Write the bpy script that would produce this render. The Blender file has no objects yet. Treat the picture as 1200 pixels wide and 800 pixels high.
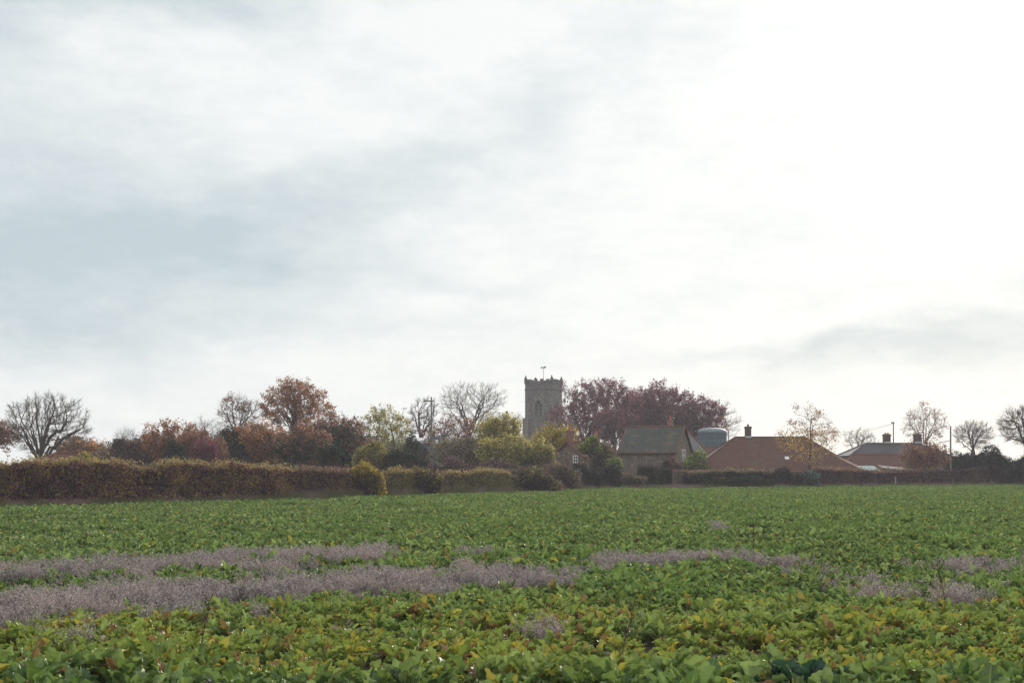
import bpy, math, random
import numpy as np
R = math.radians
rng = np.random.default_rng(7)
random.seed(7)

# ------------------------------------------------------------------ camera, sky, sun, exposure
scene = bpy.context.scene
C = scene.collection
FPX, HOR, EYE = 1666.67, 547.0, 2.2          # focal length and horizon of the photograph in its pixels, eye height in m
cam_d = bpy.data.cameras.new('camera'); cam = bpy.data.objects.new('camera', cam_d); C.objects.link(cam)
cam.location = (0, 0, EYE); cam.rotation_euler = (R(90), 0, 0)
cam_d.lens = 50; cam_d.sensor_width = 36; cam_d.shift_y = (HOR-400)/1200; cam_d.clip_end = 9000; cam_d.clip_start = .1
scene.camera = cam
scene.render.resolution_x = 1024; scene.render.resolution_y = 682
scene.view_settings.view_transform = 'Standard'; scene.view_settings.look = 'None'
scene.view_settings.gamma = 1; scene.view_settings.exposure = 0.42
scene.cycles.max_bounces = 6; scene.cycles.transparent_max_bounces = 8

SUN_AZ, SUN_EL = R(19), R(17)                # azimuth clockwise from +Y
sd = bpy.data.lights.new('sun', 'SUN'); sun = bpy.data.objects.new('sun', sd); C.objects.link(sun)
sd.energy = 4.2; sd.angle = R(9); sd.color = (1, .93, .82)
sun.rotation_euler = (R(90)-SUN_EL, 0, R(180)-SUN_AZ)
sun.location = (30, 80, 60)

def nd(t, kind, **kw):
    n = t.nodes.new(kind)
    for k, v in kw.items(): setattr(n, k, v)
    return n
class G:                                       # small expression helper for shader math
    def __init__(s, t): s.t = t
    def m(s, op, *a, clamp=False):
        n = s.t.nodes.new('ShaderNodeMath'); n.operation = op; n.use_clamp = clamp
        for i, x in enumerate(a):
            if isinstance(x, (int, float)): n.inputs[i].default_value = x
            else: s.t.links.new(x, n.inputs[i])
        return n.outputs[0]
    def mix(s, f, a, b):
        n = s.t.nodes.new('ShaderNodeMix'); n.data_type = 'RGBA'
        for i, x in ((0, f), (6, a), (7, b)):
            if isinstance(x, (int, float)): n.inputs[i].default_value = x
            elif isinstance(x, tuple): n.inputs[i].default_value = (*x[:3], 1)
            else: s.t.links.new(x, n.inputs[i])
        return n.outputs[2]
    def ss(s, x, a, b):
        n = s.t.nodes.new('ShaderNodeMapRange'); n.interpolation_type = 'SMOOTHSTEP'
        s.t.links.new(x, n.inputs[0]); n.inputs[1].default_value = a; n.inputs[2].default_value = b
        return n.outputs[0]
    def noise(s, vec, scale, detail=3, rough=.5):
        n = s.t.nodes.new('ShaderNodeTexNoise'); n.inputs['Scale'].default_value = scale
        n.inputs['Detail'].default_value = detail; n.inputs['Roughness'].default_value = rough
        if vec is not None: s.t.links.new(vec, n.inputs['Vector'])
        return n.outputs['Fac']

w = bpy.data.worlds.new('World'); scene.world = w; w.use_nodes = True
t = w.node_tree; t.nodes.clear(); g = G(t)
out = nd(t, 'ShaderNodeOutputWorld')
skyt = nd(t, 'ShaderNodeTexSky', sky_type='NISHITA', sun_disc=False, sun_elevation=SUN_EL, sun_rotation=SUN_AZ)
bg1 = nd(t, 'ShaderNodeBackground'); bg1.inputs[1].default_value = .1; t.links.new(skyt.outputs[0], bg1.inputs[0])
tc = nd(t, 'ShaderNodeTexCoord'); sep = nd(t, 'ShaderNodeSeparateXYZ'); t.links.new(tc.outputs['Generated'], sep.inputs[0])
X, Y, Z = sep.outputs
az = g.m('ARCTAN2', X, Y); el = g.m('ARCSINE', Z)
cmb = nd(t, 'ShaderNodeCombineXYZ'); t.links.new(az, cmb.inputs[0]); t.links.new(g.m('MULTIPLY', el, 2.4), cmb.inputs[1])
n1 = g.noise(cmb.outputs[0], 3.0, 6, .55); n2 = g.noise(cmb.outputs[0], 8.0, 9, .62); n3 = g.noise(cmb.outputs[0], 26.0, 8, .65)
warp = nd(t, 'ShaderNodeTexNoise'); warp.inputs['Scale'].default_value = 5; warp.inputs['Detail'].default_value = 5
t.links.new(cmb.outputs[0], warp.inputs['Vector'])
ws = nd(t, 'ShaderNodeSeparateColor'); t.links.new(warp.outputs['Color'], ws.inputs[0])
azw = g.m('ADD', az, g.m('MULTIPLY', g.m('SUBTRACT', ws.outputs[0], .5), .22))
elw = g.m('ADD', el, g.m('MULTIPLY', g.m('SUBTRACT', ws.outputs[1], .5), .11))
def blob(px, py, sx, sy, amp, rot=0.0):
    a0 = math.atan((px-600)/FPX); e0 = math.atan((HOR-py)/FPX); sx /= FPX; sy /= FPX
    da = g.m('SUBTRACT', azw, a0); de = g.m('SUBTRACT', elw, e0)
    c, s_ = math.cos(R(rot)), math.sin(R(rot))
    u = g.m('ADD', g.m('MULTIPLY', da, c/sx), g.m('MULTIPLY', de, s_/sx))
    v = g.m('ADD', g.m('MULTIPLY', da, -s_/sy), g.m('MULTIPLY', de, c/sy))
    q = g.m('ADD', g.m('MULTIPLY', u, u), g.m('MULTIPLY', v, v))
    return g.m('MULTIPLY', g.m('EXPONENT', g.m('MULTIPLY', q, -1)), amp)
tot = None
for b in [(110, 310, 300, 95, .85, 4), (560, 175, 190, 50, .34, 22), (640, 120, 60, 40, .1, 30), (260, 250, 160, 40, .2, 10), (200, -20, 170, 40, .85, 0), (0, 20, 90, 60, .5, 20), (40, 180, 140, 60, .25, 0),
          (1140, 415, 170, 30, .55, 5), (930, 424, 140, 10, .45, 3), (1150, 385, 90, 10, .3, 8), (860, 398, 70, 6, -.5, 5), (1020, 350, 160, 14, .16, 4), (520, 330, 150, 14, .2, -4), (330, 400, 300, 30, .25, 0), (700, 60, 220, 30, .1, 10), (-400, 200, 500, 200, .5, 0), (1500, 350, 250, 60, .5, 0)]:
    o_ = blob(*b); tot = o_ if tot is None else g.m('ADD', tot, o_)
dark = g.m('ADD', tot, g.m('MULTIPLY', g.m('SUBTRACT', n1, .5), .45))
dark = g.m('ADD', dark, g.m('ADD', g.m('MULTIPLY', g.m('SUBTRACT', n2, .47), .85), g.m('MULTIPLY', g.m('SUBTRACT', n3, .5), .70)), clamp=True)
cloud = g.mix(dark, (.70, .718, .712), (.405, .475, .512))
# brightening round the veiled sun
sv = (math.sin(SUN_AZ)*math.cos(SUN_EL), math.cos(SUN_AZ)*math.cos(SUN_EL), math.sin(SUN_EL))
dp = nd(t, 'ShaderNodeVectorMath', operation='DOT_PRODUCT'); t.links.new(tc.outputs['Generated'], dp.inputs[0]); dp.inputs[1].default_value = sv
glow = g.m('ADD', g.m('MULTIPLY', g.m('POWER', g.m('MAXIMUM', dp.outputs['Value'], 0), 45), .06),
           g.m('MULTIPLY', g.m('POWER', g.m('MAXIMUM', dp.outputs['Value'], 0), 500), .6))
bg2 = nd(t, 'ShaderNodeBackground'); t.links.new(cloud, bg2.inputs[0]); t.links.new(g.m('ADD', glow, 1.0), bg2.inputs[1])
mx = nd(t, 'ShaderNodeMixShader'); mx.inputs[0].default_value = .97
t.links.new(bg1.outputs[0], mx.inputs[1]); t.links.new(bg2.outputs[0], mx.inputs[2]); t.links.new(mx.outputs[0], out.inputs[0])

# ------------------------------------------------------------------ helpers
def wx(px, d): return (px-600)/FPX*d
def wz(py, d): return EYE + (HOR-py)/FPX*d
def tag(o, label=None, cat=None, group=None, kind=None):
    if label: o['label'] = label
    if cat: o['category'] = cat
    if group: o['group'] = group
    if kind: o['kind'] = kind
    return o
def empty(name, loc, rz=0):
    o = bpy.data.objects.new(name, None); C.objects.link(o); o.location = loc; o.rotation_euler = (0, 0, rz); o.empty_display_size = .5
    return o
def obj(name, verts, faces, mat, parent=None, smooth=False, link=True):
    me = bpy.data.meshes.new(name); me.from_pydata([tuple(v) for v in verts], [], [tuple(f) for f in faces])
    me.materials.append(mat)
    if smooth: me.polygons.foreach_set('use_smooth', [True]*len(me.polygons))
    me.update(); o = bpy.data.objects.new(name, me)
    if link: C.objects.link(o)
    if parent: o.parent = parent
    return o
def npmesh(name, V, F, mat, parent=None, smooth=False, link=True, uv=None):
    """V (n,3), F (m,k) arrays -> one mesh object"""
    V = np.asarray(V, np.float32); F = np.asarray(F, np.int32); k = F.shape[1]
    me = bpy.data.meshes.new(name); me.vertices.add(len(V)); me.vertices.foreach_set('co', V.ravel())
    me.loops.add(F.size); me.loops.foreach_set('vertex_index', F.ravel())
    me.polygons.add(len(F)); me.polygons.foreach_set('loop_start', np.arange(len(F), dtype=np.int32)*k)
    me.polygons.foreach_set('loop_total', np.full(len(F), k, np.int32))
    if smooth: me.polygons.foreach_set('use_smooth', np.ones(len(F), bool))
    if uv is not None:
        l = me.uv_layers.new(name='uv'); l.data.foreach_set('uv', np.asarray(uv, np.float32)[F.ravel()].ravel())
    me.materials.append(mat); me.update(calc_edges=True); me.validate()
    o = bpy.data.objects.new(name, me)
    if link: C.objects.link(o)
    if parent: o.parent = parent
    return o
def norm(v): return v/np.maximum(np.linalg.norm(v, axis=-1, keepdims=True), 1e-9)
def tubes(P0, P1, R0, R1, n=4):
    P0 = np.asarray(P0, float); P1 = np.asarray(P1, float); R0 = np.asarray(R0, float); R1 = np.asarray(R1, float)
    D = norm(P1-P0); a = np.where(np.abs(D[:, 2:3]) < .9, np.array([[0, 0, 1.]]), np.array([[1., 0, 0]]))
    U = norm(np.cross(D, a)); W = np.cross(D, U)
    ang = np.arange(n)*2*np.pi/n
    ring = np.cos(ang)[None, :, None]*U[:, None] + np.sin(ang)[None, :, None]*W[:, None]
    V = np.concatenate([P0[:, None]+ring*R0[:, None, None], (P1+D*R1[:, None]*.3)[:, None]+ring*R1[:, None, None]], 1).reshape(-1, 3)
    b = np.arange(len(P0))[:, None]*2*n; i = np.arange(n)[None]; j = (i+1) % n
    F = np.stack([b+i, b+j, b+n+j, b+n+i], -1).reshape(-1, 4)
    return V, F
def cat_mesh(parts):
    Vs, Fs, o = [], [], 0
    for V, F in parts:
        Vs.append(V); Fs.append(F+o); o += len(V)
    return np.concatenate(Vs), np.concatenate(Fs)
_h = np.random.default_rng(99).random((32, 32, 32))
def vnoise(P, f, off=0.):
    P = np.asarray(P)*f+off+100; i = np.floor(P).astype(int); fr = P-i; fr = fr*fr*(3-2*fr); r = 0
    for a in (0, 1):
        for b in (0, 1):
            for c in (0, 1):
                ww = (fr[..., 0] if a else 1-fr[..., 0])*(fr[..., 1] if b else 1-fr[..., 1])*(fr[..., 2] if c else 1-fr[..., 2])
                r = r+ww*_h[(i[..., 0]+a) % 32, (i[..., 1]+b) % 32, (i[..., 2]+c) % 32]
    return r
def leaves(P, size, r=None, flat=0.):
    """one folded rhombus per point"""
    r = r or rng; n = len(P)
    N = norm(r.normal(size=(n, 3))+np.array([0, 0, flat])); A = norm(np.cross(N, norm(r.normal(size=(n, 3))))); B = np.cross(N, A)
    s = size*r.uniform(.6, 1.35, (n, 1))
    v0 = P-A*s; v2 = P+A*s; v1 = P+B*s*.6+N*s*.25; v3 = P-B*s*.6+N*s*.25
    V = np.stack([v0, v1, v2, v3], 1).reshape(-1, 3)
    b = np.arange(n)[:, None]*4
    F = np.concatenate([b+np.array([[0, 1, 2]]), b+np.array([[0, 2, 3]])], 0)
    return V, F

# ------------------------------------------------------------------ materials
def base_mat(name, rough=.8):
    m = bpy.data.materials.new(name); m.use_nodes = True; t = m.node_tree
    b = t.nodes['Principled BSDF']; b.inputs['Roughness'].default_value = rough; b.inputs['Specular IOR Level'].default_value = .25
    return m, t, b, G(t)
def leaf_mat(name, cols, trans=.42, rough=.7, clump=.32, clump_scale=.7, spec=.12, gain=2.05):
    cols = [tuple(x*.55 for x in cols[0])]+[tuple(x*gain for x in c) for c in cols]
    """cols: list of linear colours spread over the leaves, each leaf its own"""
    m, t, b, g = base_mat(name, rough); b.inputs['Specular IOR Level'].default_value = spec
    geo = nd(t, 'ShaderNodeNewGeometry')
    rp = nd(t, 'ShaderNodeValToRGB'); e = rp.color_ramp.elements; rp.color_ramp.interpolation = 'LINEAR'
    e[0].color = (*cols[0], 1); e[1].color = (*cols[-1], 1)
    for i, c in enumerate(cols[1:-1]): x = e.new((i+1)/(len(cols)-1)); x.color = (*c, 1)
    ns = g.noise(geo.outputs['Position'], clump_scale, 3, .6)
    nn = g.m('MULTIPLY', g.m('SUBTRACT', ns, .5), 3.0*clump)
    f = g.m('ADD', g.m('ADD', g.m('MULTIPLY', geo.outputs['Random Per Island'], 1-clump*.6), clump*.3), nn, clamp=True)
    t.links.new(f, rp.inputs[0]); t.links.new(rp.outputs[0], b.inputs['Base Color'])
    tr = nd(t, 'ShaderNodeBsdfTranslucent'); t.links.new(rp.outputs[0], tr.inputs[0])
    mx = nd(t, 'ShaderNodeMixShader'); mx.inputs[0].default_value = trans
    t.links.new(b.outputs[0], mx.inputs[1]); t.links.new(tr.outputs[0], mx.inputs[2])
    t.links.new(mx.outputs[0], t.nodes['Material Output'].inputs[0]); return m
def mottled(name, c1, c2, scale=2., rough=.85, c3=None, bump=0., s2=None):
    m, t, b, g = base_mat(name, rough); tcn = nd(t, 'ShaderNodeTexCoord'); v = tcn.outputs['Object']
    col = g.mix(g.ss(g.noise(v, scale, 5, .6), .35, .65), c1, c2)
    if c3: col = g.mix(g.ss(g.noise(v, (s2 or scale*.25), 4, .6), .54, .66), col, c3)
    t.links.new(col, b.inputs['Base Color'])
    if bump:
        bn = nd(t, 'ShaderNodeBump'); bn.inputs['Strength'].default_value = bump; bn.inputs['Distance'].default_value = .05
        t.links.new(g.noise(v, scale*3, 4), bn.inputs['Height']); t.links.new(bn.outputs[0], b.inputs['Normal'])
    return m
def masonry(name, c1, c2, mortar, bw, bh, msize=.012, stain=(.1, .09, .08), vor=False):
    m, t, b, g = base_mat(name, .9); tcn = nd(t, 'ShaderNodeTexCoord'); v = tcn.outputs['Object']
    s = nd(t, 'ShaderNodeSeparateXYZ'); t.links.new(v, s.inputs[0])
    cb = nd(t, 'ShaderNodeCombineXYZ'); t.links.new(g.m('ADD', s.outputs[0], s.outputs[1]), cb.inputs[0]); t.links.new(s.outputs[2], cb.inputs[1])
    if vor:
        vo = nd(t, 'ShaderNodeTexVoronoi'); vo.inputs['Scale'].default_value = 1/bw; t.links.new(v, vo.inputs['Vector'])
        sc = nd(t, 'ShaderNodeSeparateColor'); t.links.new(vo.outputs['Color'], sc.inputs[0])
        col = g.mix(sc.outputs[0], c1, c2); col = g.mix(g.ss(vo.outputs['Distance'], .35, .6), col, mortar)
    else:
        br = nd(t, 'ShaderNodeTexBrick'); br.inputs['Scale'].default_value = 1; br.inputs['Brick Width'].default_value = bw
        br.inputs['Row Height'].default_value = bh; br.inputs['Mortar Size'].default_value = msize
        br.inputs['Color1'].default_value = (*c1, 1); br.inputs['Color2'].default_value = (*c2, 1); br.inputs['Mortar'].default_value = (*mortar, 1)
        t.links.new(cb.outputs[0], br.inputs['Vector']); col = br.outputs['Color']
    col = g.mix(g.m('MULTIPLY', g.ss(g.noise(v, .6, 5, .65), .45, .72), .6), col, stain)
    col = g.mix(g.m('MULTIPLY', g.ss(g.noise(v, 2.6, 4, .8), .42, .62), .55), col, tuple(x*.5 for x in c1))
    t.links.new(col, b.inputs['Base Color']); return m
def tiles(name, c1, c2, c3, row=.3, width=.25, rough=.8, s3=.5, bmp=.6):
    m, t, b, g = base_mat(name, rough); tcn = nd(t, 'ShaderNodeTexCoord'); v = tcn.outputs['Object']
    s = nd(t, 'ShaderNodeSeparateXYZ'); t.links.new(v, s.inputs[0])
    cb = nd(t, 'ShaderNodeCombineXYZ'); t.links.new(s.outputs[0], cb.inputs[0]); t.links.new(g.m('MULTIPLY', s.outputs[2], 1.7), cb.inputs[1])
    br = nd(t, 'ShaderNodeTexBrick'); br.inputs['Scale'].default_value = 1; br.inputs['Brick Width'].default_value = width
    br.inputs['Row Height'].default_value = row*1.5; br.inputs['Mortar Size'].default_value = .055
    br.inputs['Color1'].default_value = (*c1, 1); br.inputs['Color2'].default_value = (*c2, 1); br.inputs['Mortar'].default_value = (*[x*.5 for x in c1], 1)
    t.links.new(cb.outputs[0], br.inputs['Vector'])
    col = g.mix(g.m('MULTIPLY', g.ss(g.noise(v, s3, 5, .7), .5, .68), .75), br.outputs['Color'], c3)
    col = g.mix(g.m('MULTIPLY', g.ss(g.noise(v, 2.5, 5, .7), .5, .7), .5), col, tuple(x*.6 for x in c1))
    t.links.new(col, b.inputs['Base Color'])
    bn = nd(t, 'ShaderNodeBump'); bn.inputs['Strength'].default_value = bmp; bn.inputs['Distance'].default_value = .04
    t.links.new(br.outputs['Fac'], bn.inputs['Height']); bn.invert = True; t.links.new(bn.outputs[0], b.inputs['Normal']); return m

M = {}
M['bark'] = mottled('bark', (.075, .058, .055), (.12, .10, .09), 3, .9)
M['bark_pale'] = mottled('pale_bark', (.13, .11, .10), (.2, .175, .155), 3, .9)
M['bark_red'] = mottled('red_bark', (.075, .05, .055), (.13, .085, .09), 3, .9)
M['bark_green'] = mottled('ivy_bark', (.05, .05, .035), (.10, .09, .06), 3, .9)
M['russet'] = leaf_mat('russet_leaves', [(.08, .038, .028), (.17, .08, .045), (.24, .115, .055), (.16, .10, .06)])
M['orange'] = leaf_mat('orange_leaves', [(.11, .055, .035), (.24, .12, .05), (.30, .17, .06), (.20, .15, .06)])
M['brown'] = leaf_mat('brown_leaves', [(.07, .035, .03), (.13, .065, .045), (.19, .10, .06), (.12, .09, .05)])
M['maroon'] = leaf_mat('maroon_leaves', [(.06, .035, .045), (.11, .05, .06), (.15, .065, .07), (.11, .08, .085)])
M['crimson'] = leaf_mat('crimson_leaves', [(.08, .03, .045), (.15, .045, .06), (.11, .06, .055)])
M['ivy'] = leaf_mat('ivy_leaves', [(.018, .028, .022), (.035, .055, .032), (.06, .085, .04)], .12, gain=1.3)
M['evergreen'] = leaf_mat('evergreen_leaves', [(.016, .024, .024), (.03, .042, .03), (.045, .06, .035)], .1, gain=1.3)
M['olive'] = leaf_mat('olive_leaves', [(.09, .085, .035), (.17, .16, .05), (.26, .22, .06), (.13, .12, .06)])
M['yellow'] = leaf_mat('yellow_leaves', [(.17, .14, .03), (.30, .24, .04), (.42, .30, .05), (.24, .22, .05)], gain=1.35)
M['gold'] = leaf_mat('gold_leaves', [(.14, .09, .04), (.26, .17, .06), (.30, .20, .07), (.10, .06, .04)])
M['thicket'] = leaf_mat('thicket_leaves', [(.06, .045, .045), (.11, .09, .06), (.16, .14, .07), (.12, .08, .06)])
M['hedge'] = leaf_mat('hedge_leaves', [(.028, .014, .028), (.08, .038, .055), (.13, .07, .055), (.17, .14, .05), (.28, .18, .06)], .4, clump=.3, gain=2.6, clump_scale=.5)
M['hedge_red'] = leaf_mat('red_hedge_leaves', [(.045, .032, .04), (.10, .062, .055), (.15, .095, .06), (.21, .14, .055)], .35, clump=.35, gain=2.2, clump_scale=.5)
M['hedge_top'] = leaf_mat('hedge_top_leaves', [(.15, .10, .05), (.19, .14, .07), (.17, .16, .06), (.22, .13, .06)], .3)
M['hedge_olive'] = leaf_mat('olive_hedge_leaves', [(.07, .06, .04), (.12, .11, .055), (.18, .16, .07), (.22, .15, .05)], .25)
M['clipped'] = leaf_mat('clipped_leaves', [(.025, .035, .025), (.05, .07, .035), (.09, .11, .045)], .15, gain=1.3)
M['limegreen'] = leaf_mat('lime_leaves', [(.10, .13, .04), (.17, .21, .05), (.24, .26, .07)], .25)
M['blueleaf'] = leaf_mat('blue_green_leaves', [(.05, .075, .075), (.09, .13, .12), (.14, .18, .16)], .15)
M['purple_hedge'] = leaf_mat('purple_hedge_leaves', [(.03, .02, .03), (.07, .04, .05), (.12, .07, .06), (.09, .09, .05)], .15)
M['flint'] = masonry('flint_wall', (.13, .10, .09), (.31, .25, .215), (.21, .17, .145), .3, .1, vor=True, stain=(.14, .12, .11))
M['church'] = masonry('church_flint', (.105, .09, .10), (.31, .27, .26), (.19, .165, .165), .34, .1, vor=True, stain=(.12, .11, .115))
M['ashlar'] = mottled('ashlar_stone', (.27, .25, .225), (.18, .165, .155), 1.5, .9)
M['darkstone'] = mottled('dark_stone', (.085, .078, .08), (.13, .12, .115), 2, .9)
M['brick'] = masonry('red_brick', (.30, .10, .065), (.20, .075, .055), (.3, .26, .22), .23, .08, stain=(.09, .05, .045))
M['brickwall'] = masonry('garden_brick', (.16, .10, .08), (.10, .07, .06), (.16, .14, .125), .23, .08, stain=(.06, .06, .04))
M['pantile'] = tiles('red_pantiles', (.17, .07, .05), (.11, .05, .04), (.10, .065, .055), .28, .26)
M['browntile'] = tiles('brown_tiles', (.18, .09, .068), (.105, .055, .045), (.11, .085, .07), .27, .25)
M['greentile'] = tiles('green_slates', (.095, .10, .092), (.06, .068, .064), (.14, .105, .07), .25, .3, s3=.7)
M['slate'] = tiles('grey_slates', (.085, .075, .09), (.065, .06, .072), (.11, .095, .095), .25, .3, .6)
M['slate_pale'] = tiles('pale_slates', (.21, .22, .24), (.17, .18, .20), (.15, .15, .16), .25, .3, .5)
M['redridge'] = mottled('ridge_tile', (.20, .085, .06), (.13, .065, .055), 3)
M['paleridge'] = mottled('pale_ridge_tile', (.45, .32, .27), (.35, .24, .2), 3)
M['terracotta'] = mottled('terracotta', (.50, .14, .07), (.4, .12, .07), 4)
M['white'] = mottled('white_paint', (.78, .78, .76), (.7, .7, .68), 3, .5)
M['lead'] = mottled('lead_flashing', (.5, .52, .54), (.4, .42, .45), 3, .5)
M['glass'] = mottled('window_glass', (.03, .035, .05), (.05, .06, .08), 1, .08)
M['void'] = mottled('dark_opening', (.02, .018, .02), (.03, .028, .03), 1, .9)
M['metal_blue'] = mottled('blue_grey_metal', (.075, .11, .14), (.10, .14, .17), 1.2, .55)
M['metal_pale'] = mottled('pale_metal', (.20, .235, .25), (.17, .20, .215), 1.2, .6)
M['turq'] = mottled('pale_turquoise_sheet', (.15, .27, .275), (.12, .22, .235), 2, .9)
M['farmwall'] = mottled('pale_sheeting', (.20, .25, .29), (.25, .30, .33), 1, .6)
M['post'] = mottled('weathered_post', (.20, .21, .15), (.15, .15, .12), 3)
M['post_dark'] = mottled('dark_post', (.09, .08, .085), (.13, .12, .12), 3)
M['post_pale'] = mottled('pale_post', (.42, .42, .36), (.32, .32, .28), 3)
M['wire'] = mottled('wire', (.1, .1, .11), (.12, .12, .12), 1, .5)
M['wood'] = mottled('dark_wood', (.10, .055, .045), (.14, .08, .06), 4)

# ------------------------------------------------------------------ ground
m, tt, b, g2 = base_mat('ground_earth', .95); tcn = nd(tt, 'ShaderNodeTexCoord')
col = g2.mix(g2.ss(g2.noise(tcn.outputs['Object'], .05, 6), .4, .6), (.055, .075, .03), (.10, .085, .05)); tt.links.new(col, b.inputs['Base Color'])
S = 4000
tag(obj('ground', [(-S, -200, 0), (S, -200, 0), (S, S, 0), (-S, S, 0)], [(0, 1, 2, 3)], m), kind='structure')
# edge of the crop as seen along the hedge and wall: (photo x, photo y of the crop's top edge)
CT = .36
EDGE = [(-260, 597), (0, 590), (200, 585), (400, 580), (600, 574), (730, 570), (860, 569), (1000, 568), (1200, 566), (1500, 564)]
EX = np.array([e[0] for e in EDGE], float); ED = np.array([(EYE-CT)*FPX/(e[1]-HOR) for e in EDGE])
def edge_d(px): return float(np.interp(px, EX, ED))
ms = mottled('field_soil', (.035, .025, .022), (.055, .04, .032), 4, .95, bump=.6)
ev = [(wx(p, d), d, .004) for p, d in zip(EX, ED)]
tag(obj('field_soil', [(-40, 2, .004), (50, 2, .004)]+ev[::-1], [tuple(range(2+len(ev)))], ms), kind='structure')

# ------------------------------------------------------------------ sugar beet plants
def blade(L, W, nu=9, nv=14, r=rng, curl=1.):
    """wavy leaf blade along +x, returns verts, faces"""
    ph = r.uniform(0, 6.28, 3); us = np.linspace(-1, 1, nu); vs = np.linspace(0, 1, nv)
    vv, uu = np.meshgrid(vs, us, indexing='ij')
    prof = np.sin(np.pi*np.clip(vv*.93+.05, 0, 1)**.8)**.75
    prof[-1] *= .3
    x = L*vv; y = uu*W*.5*prof
    fold = r.uniform(.15, .62)
    z = (np.abs(uu)**1.3*W*fold*prof) + np.abs(uu)**1.5*W*.15*np.sin(vv*17+ph[0]+uu*2.5)*prof + W*.08*np.sin(vv*7+ph[1])*uu
    y = y*(1-.25*fold); tw = r.uniform(-.9, .9)*vv; y, z = y*np.cos(tw)-z*np.sin(tw), y*np.sin(tw)+z*np.cos(tw)
    V = np.stack([x, y, z], -1).reshape(-1, 3)
    F = []
    for i in range(nv-1):
        for j in range(nu-1):
            a = i*nu+j; F.append((a, a+1, a+nu+1, a+nu))
    uv = np.stack([uu*.5+.5, vv], -1).reshape(-1, 2)
    return V, np.array(F), uv
def bend(V, amount):
    """bend along x downwards (amount rad over the length)"""
    L = V[:, 0].max()+1e-6; th = amount*V[:, 0]/L; k = amount/L if abs(amount) > 1e-4 else 1e-4
    x = np.sin(th)/k; z = -(1-np.cos(th))/k
    return np.stack([x-np.sin(th)*-V[:, 2]*1.0, V[:, 1], z+np.cos(th)*V[:, 2]], -1)
def rotm(ax, a):
    c, s = math.cos(a), math.sin(a)
    return np.array({'x': [[1, 0, 0], [0, c, -s], [0, s, c]], 'y': [[c, 0, s], [0, 1, 0], [-s, 0, c]], 'z': [[c, -s, 0], [s, c, 0], [0, 0, 1]]}[ax])
def beet_mesh(seed, mat, h=1., nleaf=13, droopy=0.):
    r = np.random.default_rng(seed); VV, FF, UU, o = [], [], [], 0
    for k in range(nleaf):
        a = k*2.4+r.uniform(-.3, .3); inner = k/nleaf
        el_ = R(50+34*inner+r.uniform(-22, 10)); pl = r.uniform(.09, .25)*h*(1.05-.25*inner)
        L = r.uniform(.12, .235)*h*(1.0-.2*inner); W = L*r.uniform(.42, .66)
        V, F, uv = blade(L, W, r=r)
        V = bend(V, r.choice([r.uniform(.0, .5), r.uniform(.3, 1.2)])+droopy*.6)
        V = V@rotm('x', r.uniform(-.9, .9)).T
        V = V@rotm('y', -(el_-.05)).T
        base = np.array([math.cos(el_)*pl, 0, math.sin(el_)*pl]); V = V+base
        # petiole: thin folded strip from the crown of the root
        pw = .009*h
        PV = np.array([[.01, -pw, .02], [.01, pw, .02], [.01, 0, .005], [base[0]*.55, -pw, base[2]*.6], [base[0]*.55, pw, base[2]*.6], [base[0]*.55, 0, base[2]*.6-.012],
                       [base[0]+.02, -pw*.6, base[2]+.012], [base[0]+.02, pw*.6, base[2]+.012], [base[0]+.02, 0, base[2]]])
        PF = np.array([[0, 3, 5, 2], [2, 5, 4, 1], [0, 1, 4, 3], [3, 6, 8, 5], [5, 8, 7, 4], [3, 4, 7, 6]])
        Rz = rotm('z', a)
        for (v, f, u) in ((V, F, uv), (PV, PF, np.full((9, 2), .5))):
            VV.append(v@Rz.T); FF.append(f+o); UU.append(u); o += len(v)
    return npmesh('sugar_beet', np.concatenate(VV), np.concatenate(FF), mat, smooth=True, link=False, uv=np.concatenate(UU))

m, tt, b, g2 = base_mat('beet_leaf', .6); b.inputs['Specular IOR Level'].default_value = .42
geo = nd(tt, 'ShaderNodeNewGeometry'); oi = nd(tt, 'ShaderNodeObjectInfo'); uvn = nd(tt, 'ShaderNodeUVMap')
rnd = g2.m('FRACT', g2.m('ADD', g2.m('MULTIPLY', geo.outputs['Random Per Island'], 7.31), g2.m('MULTIPLY', oi.outputs['Random'], 13.7)))
rnd2 = g2.m('FRACT', g2.m('ADD', g2.m('MULTIPLY', geo.outputs['Random Per Island'], 31.7), g2.m('MULTIPLY', oi.outputs['Random'], 5.3)))
pos = geo.outputs['Position']; sp = nd(tt, 'ShaderNodeSeparateXYZ'); tt.links.new(pos, sp.inputs[0])
grn = g2.mix(g2.m('POWER', rnd2, 1.5), (.016, .05, .027), (.31, .41, .13))
grn = g2.mix(g2.m('MULTIPLY', g2.ss(g2.noise(pos, .25, 3), .4, .6), .5), grn, (.075, .17, .04))
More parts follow.
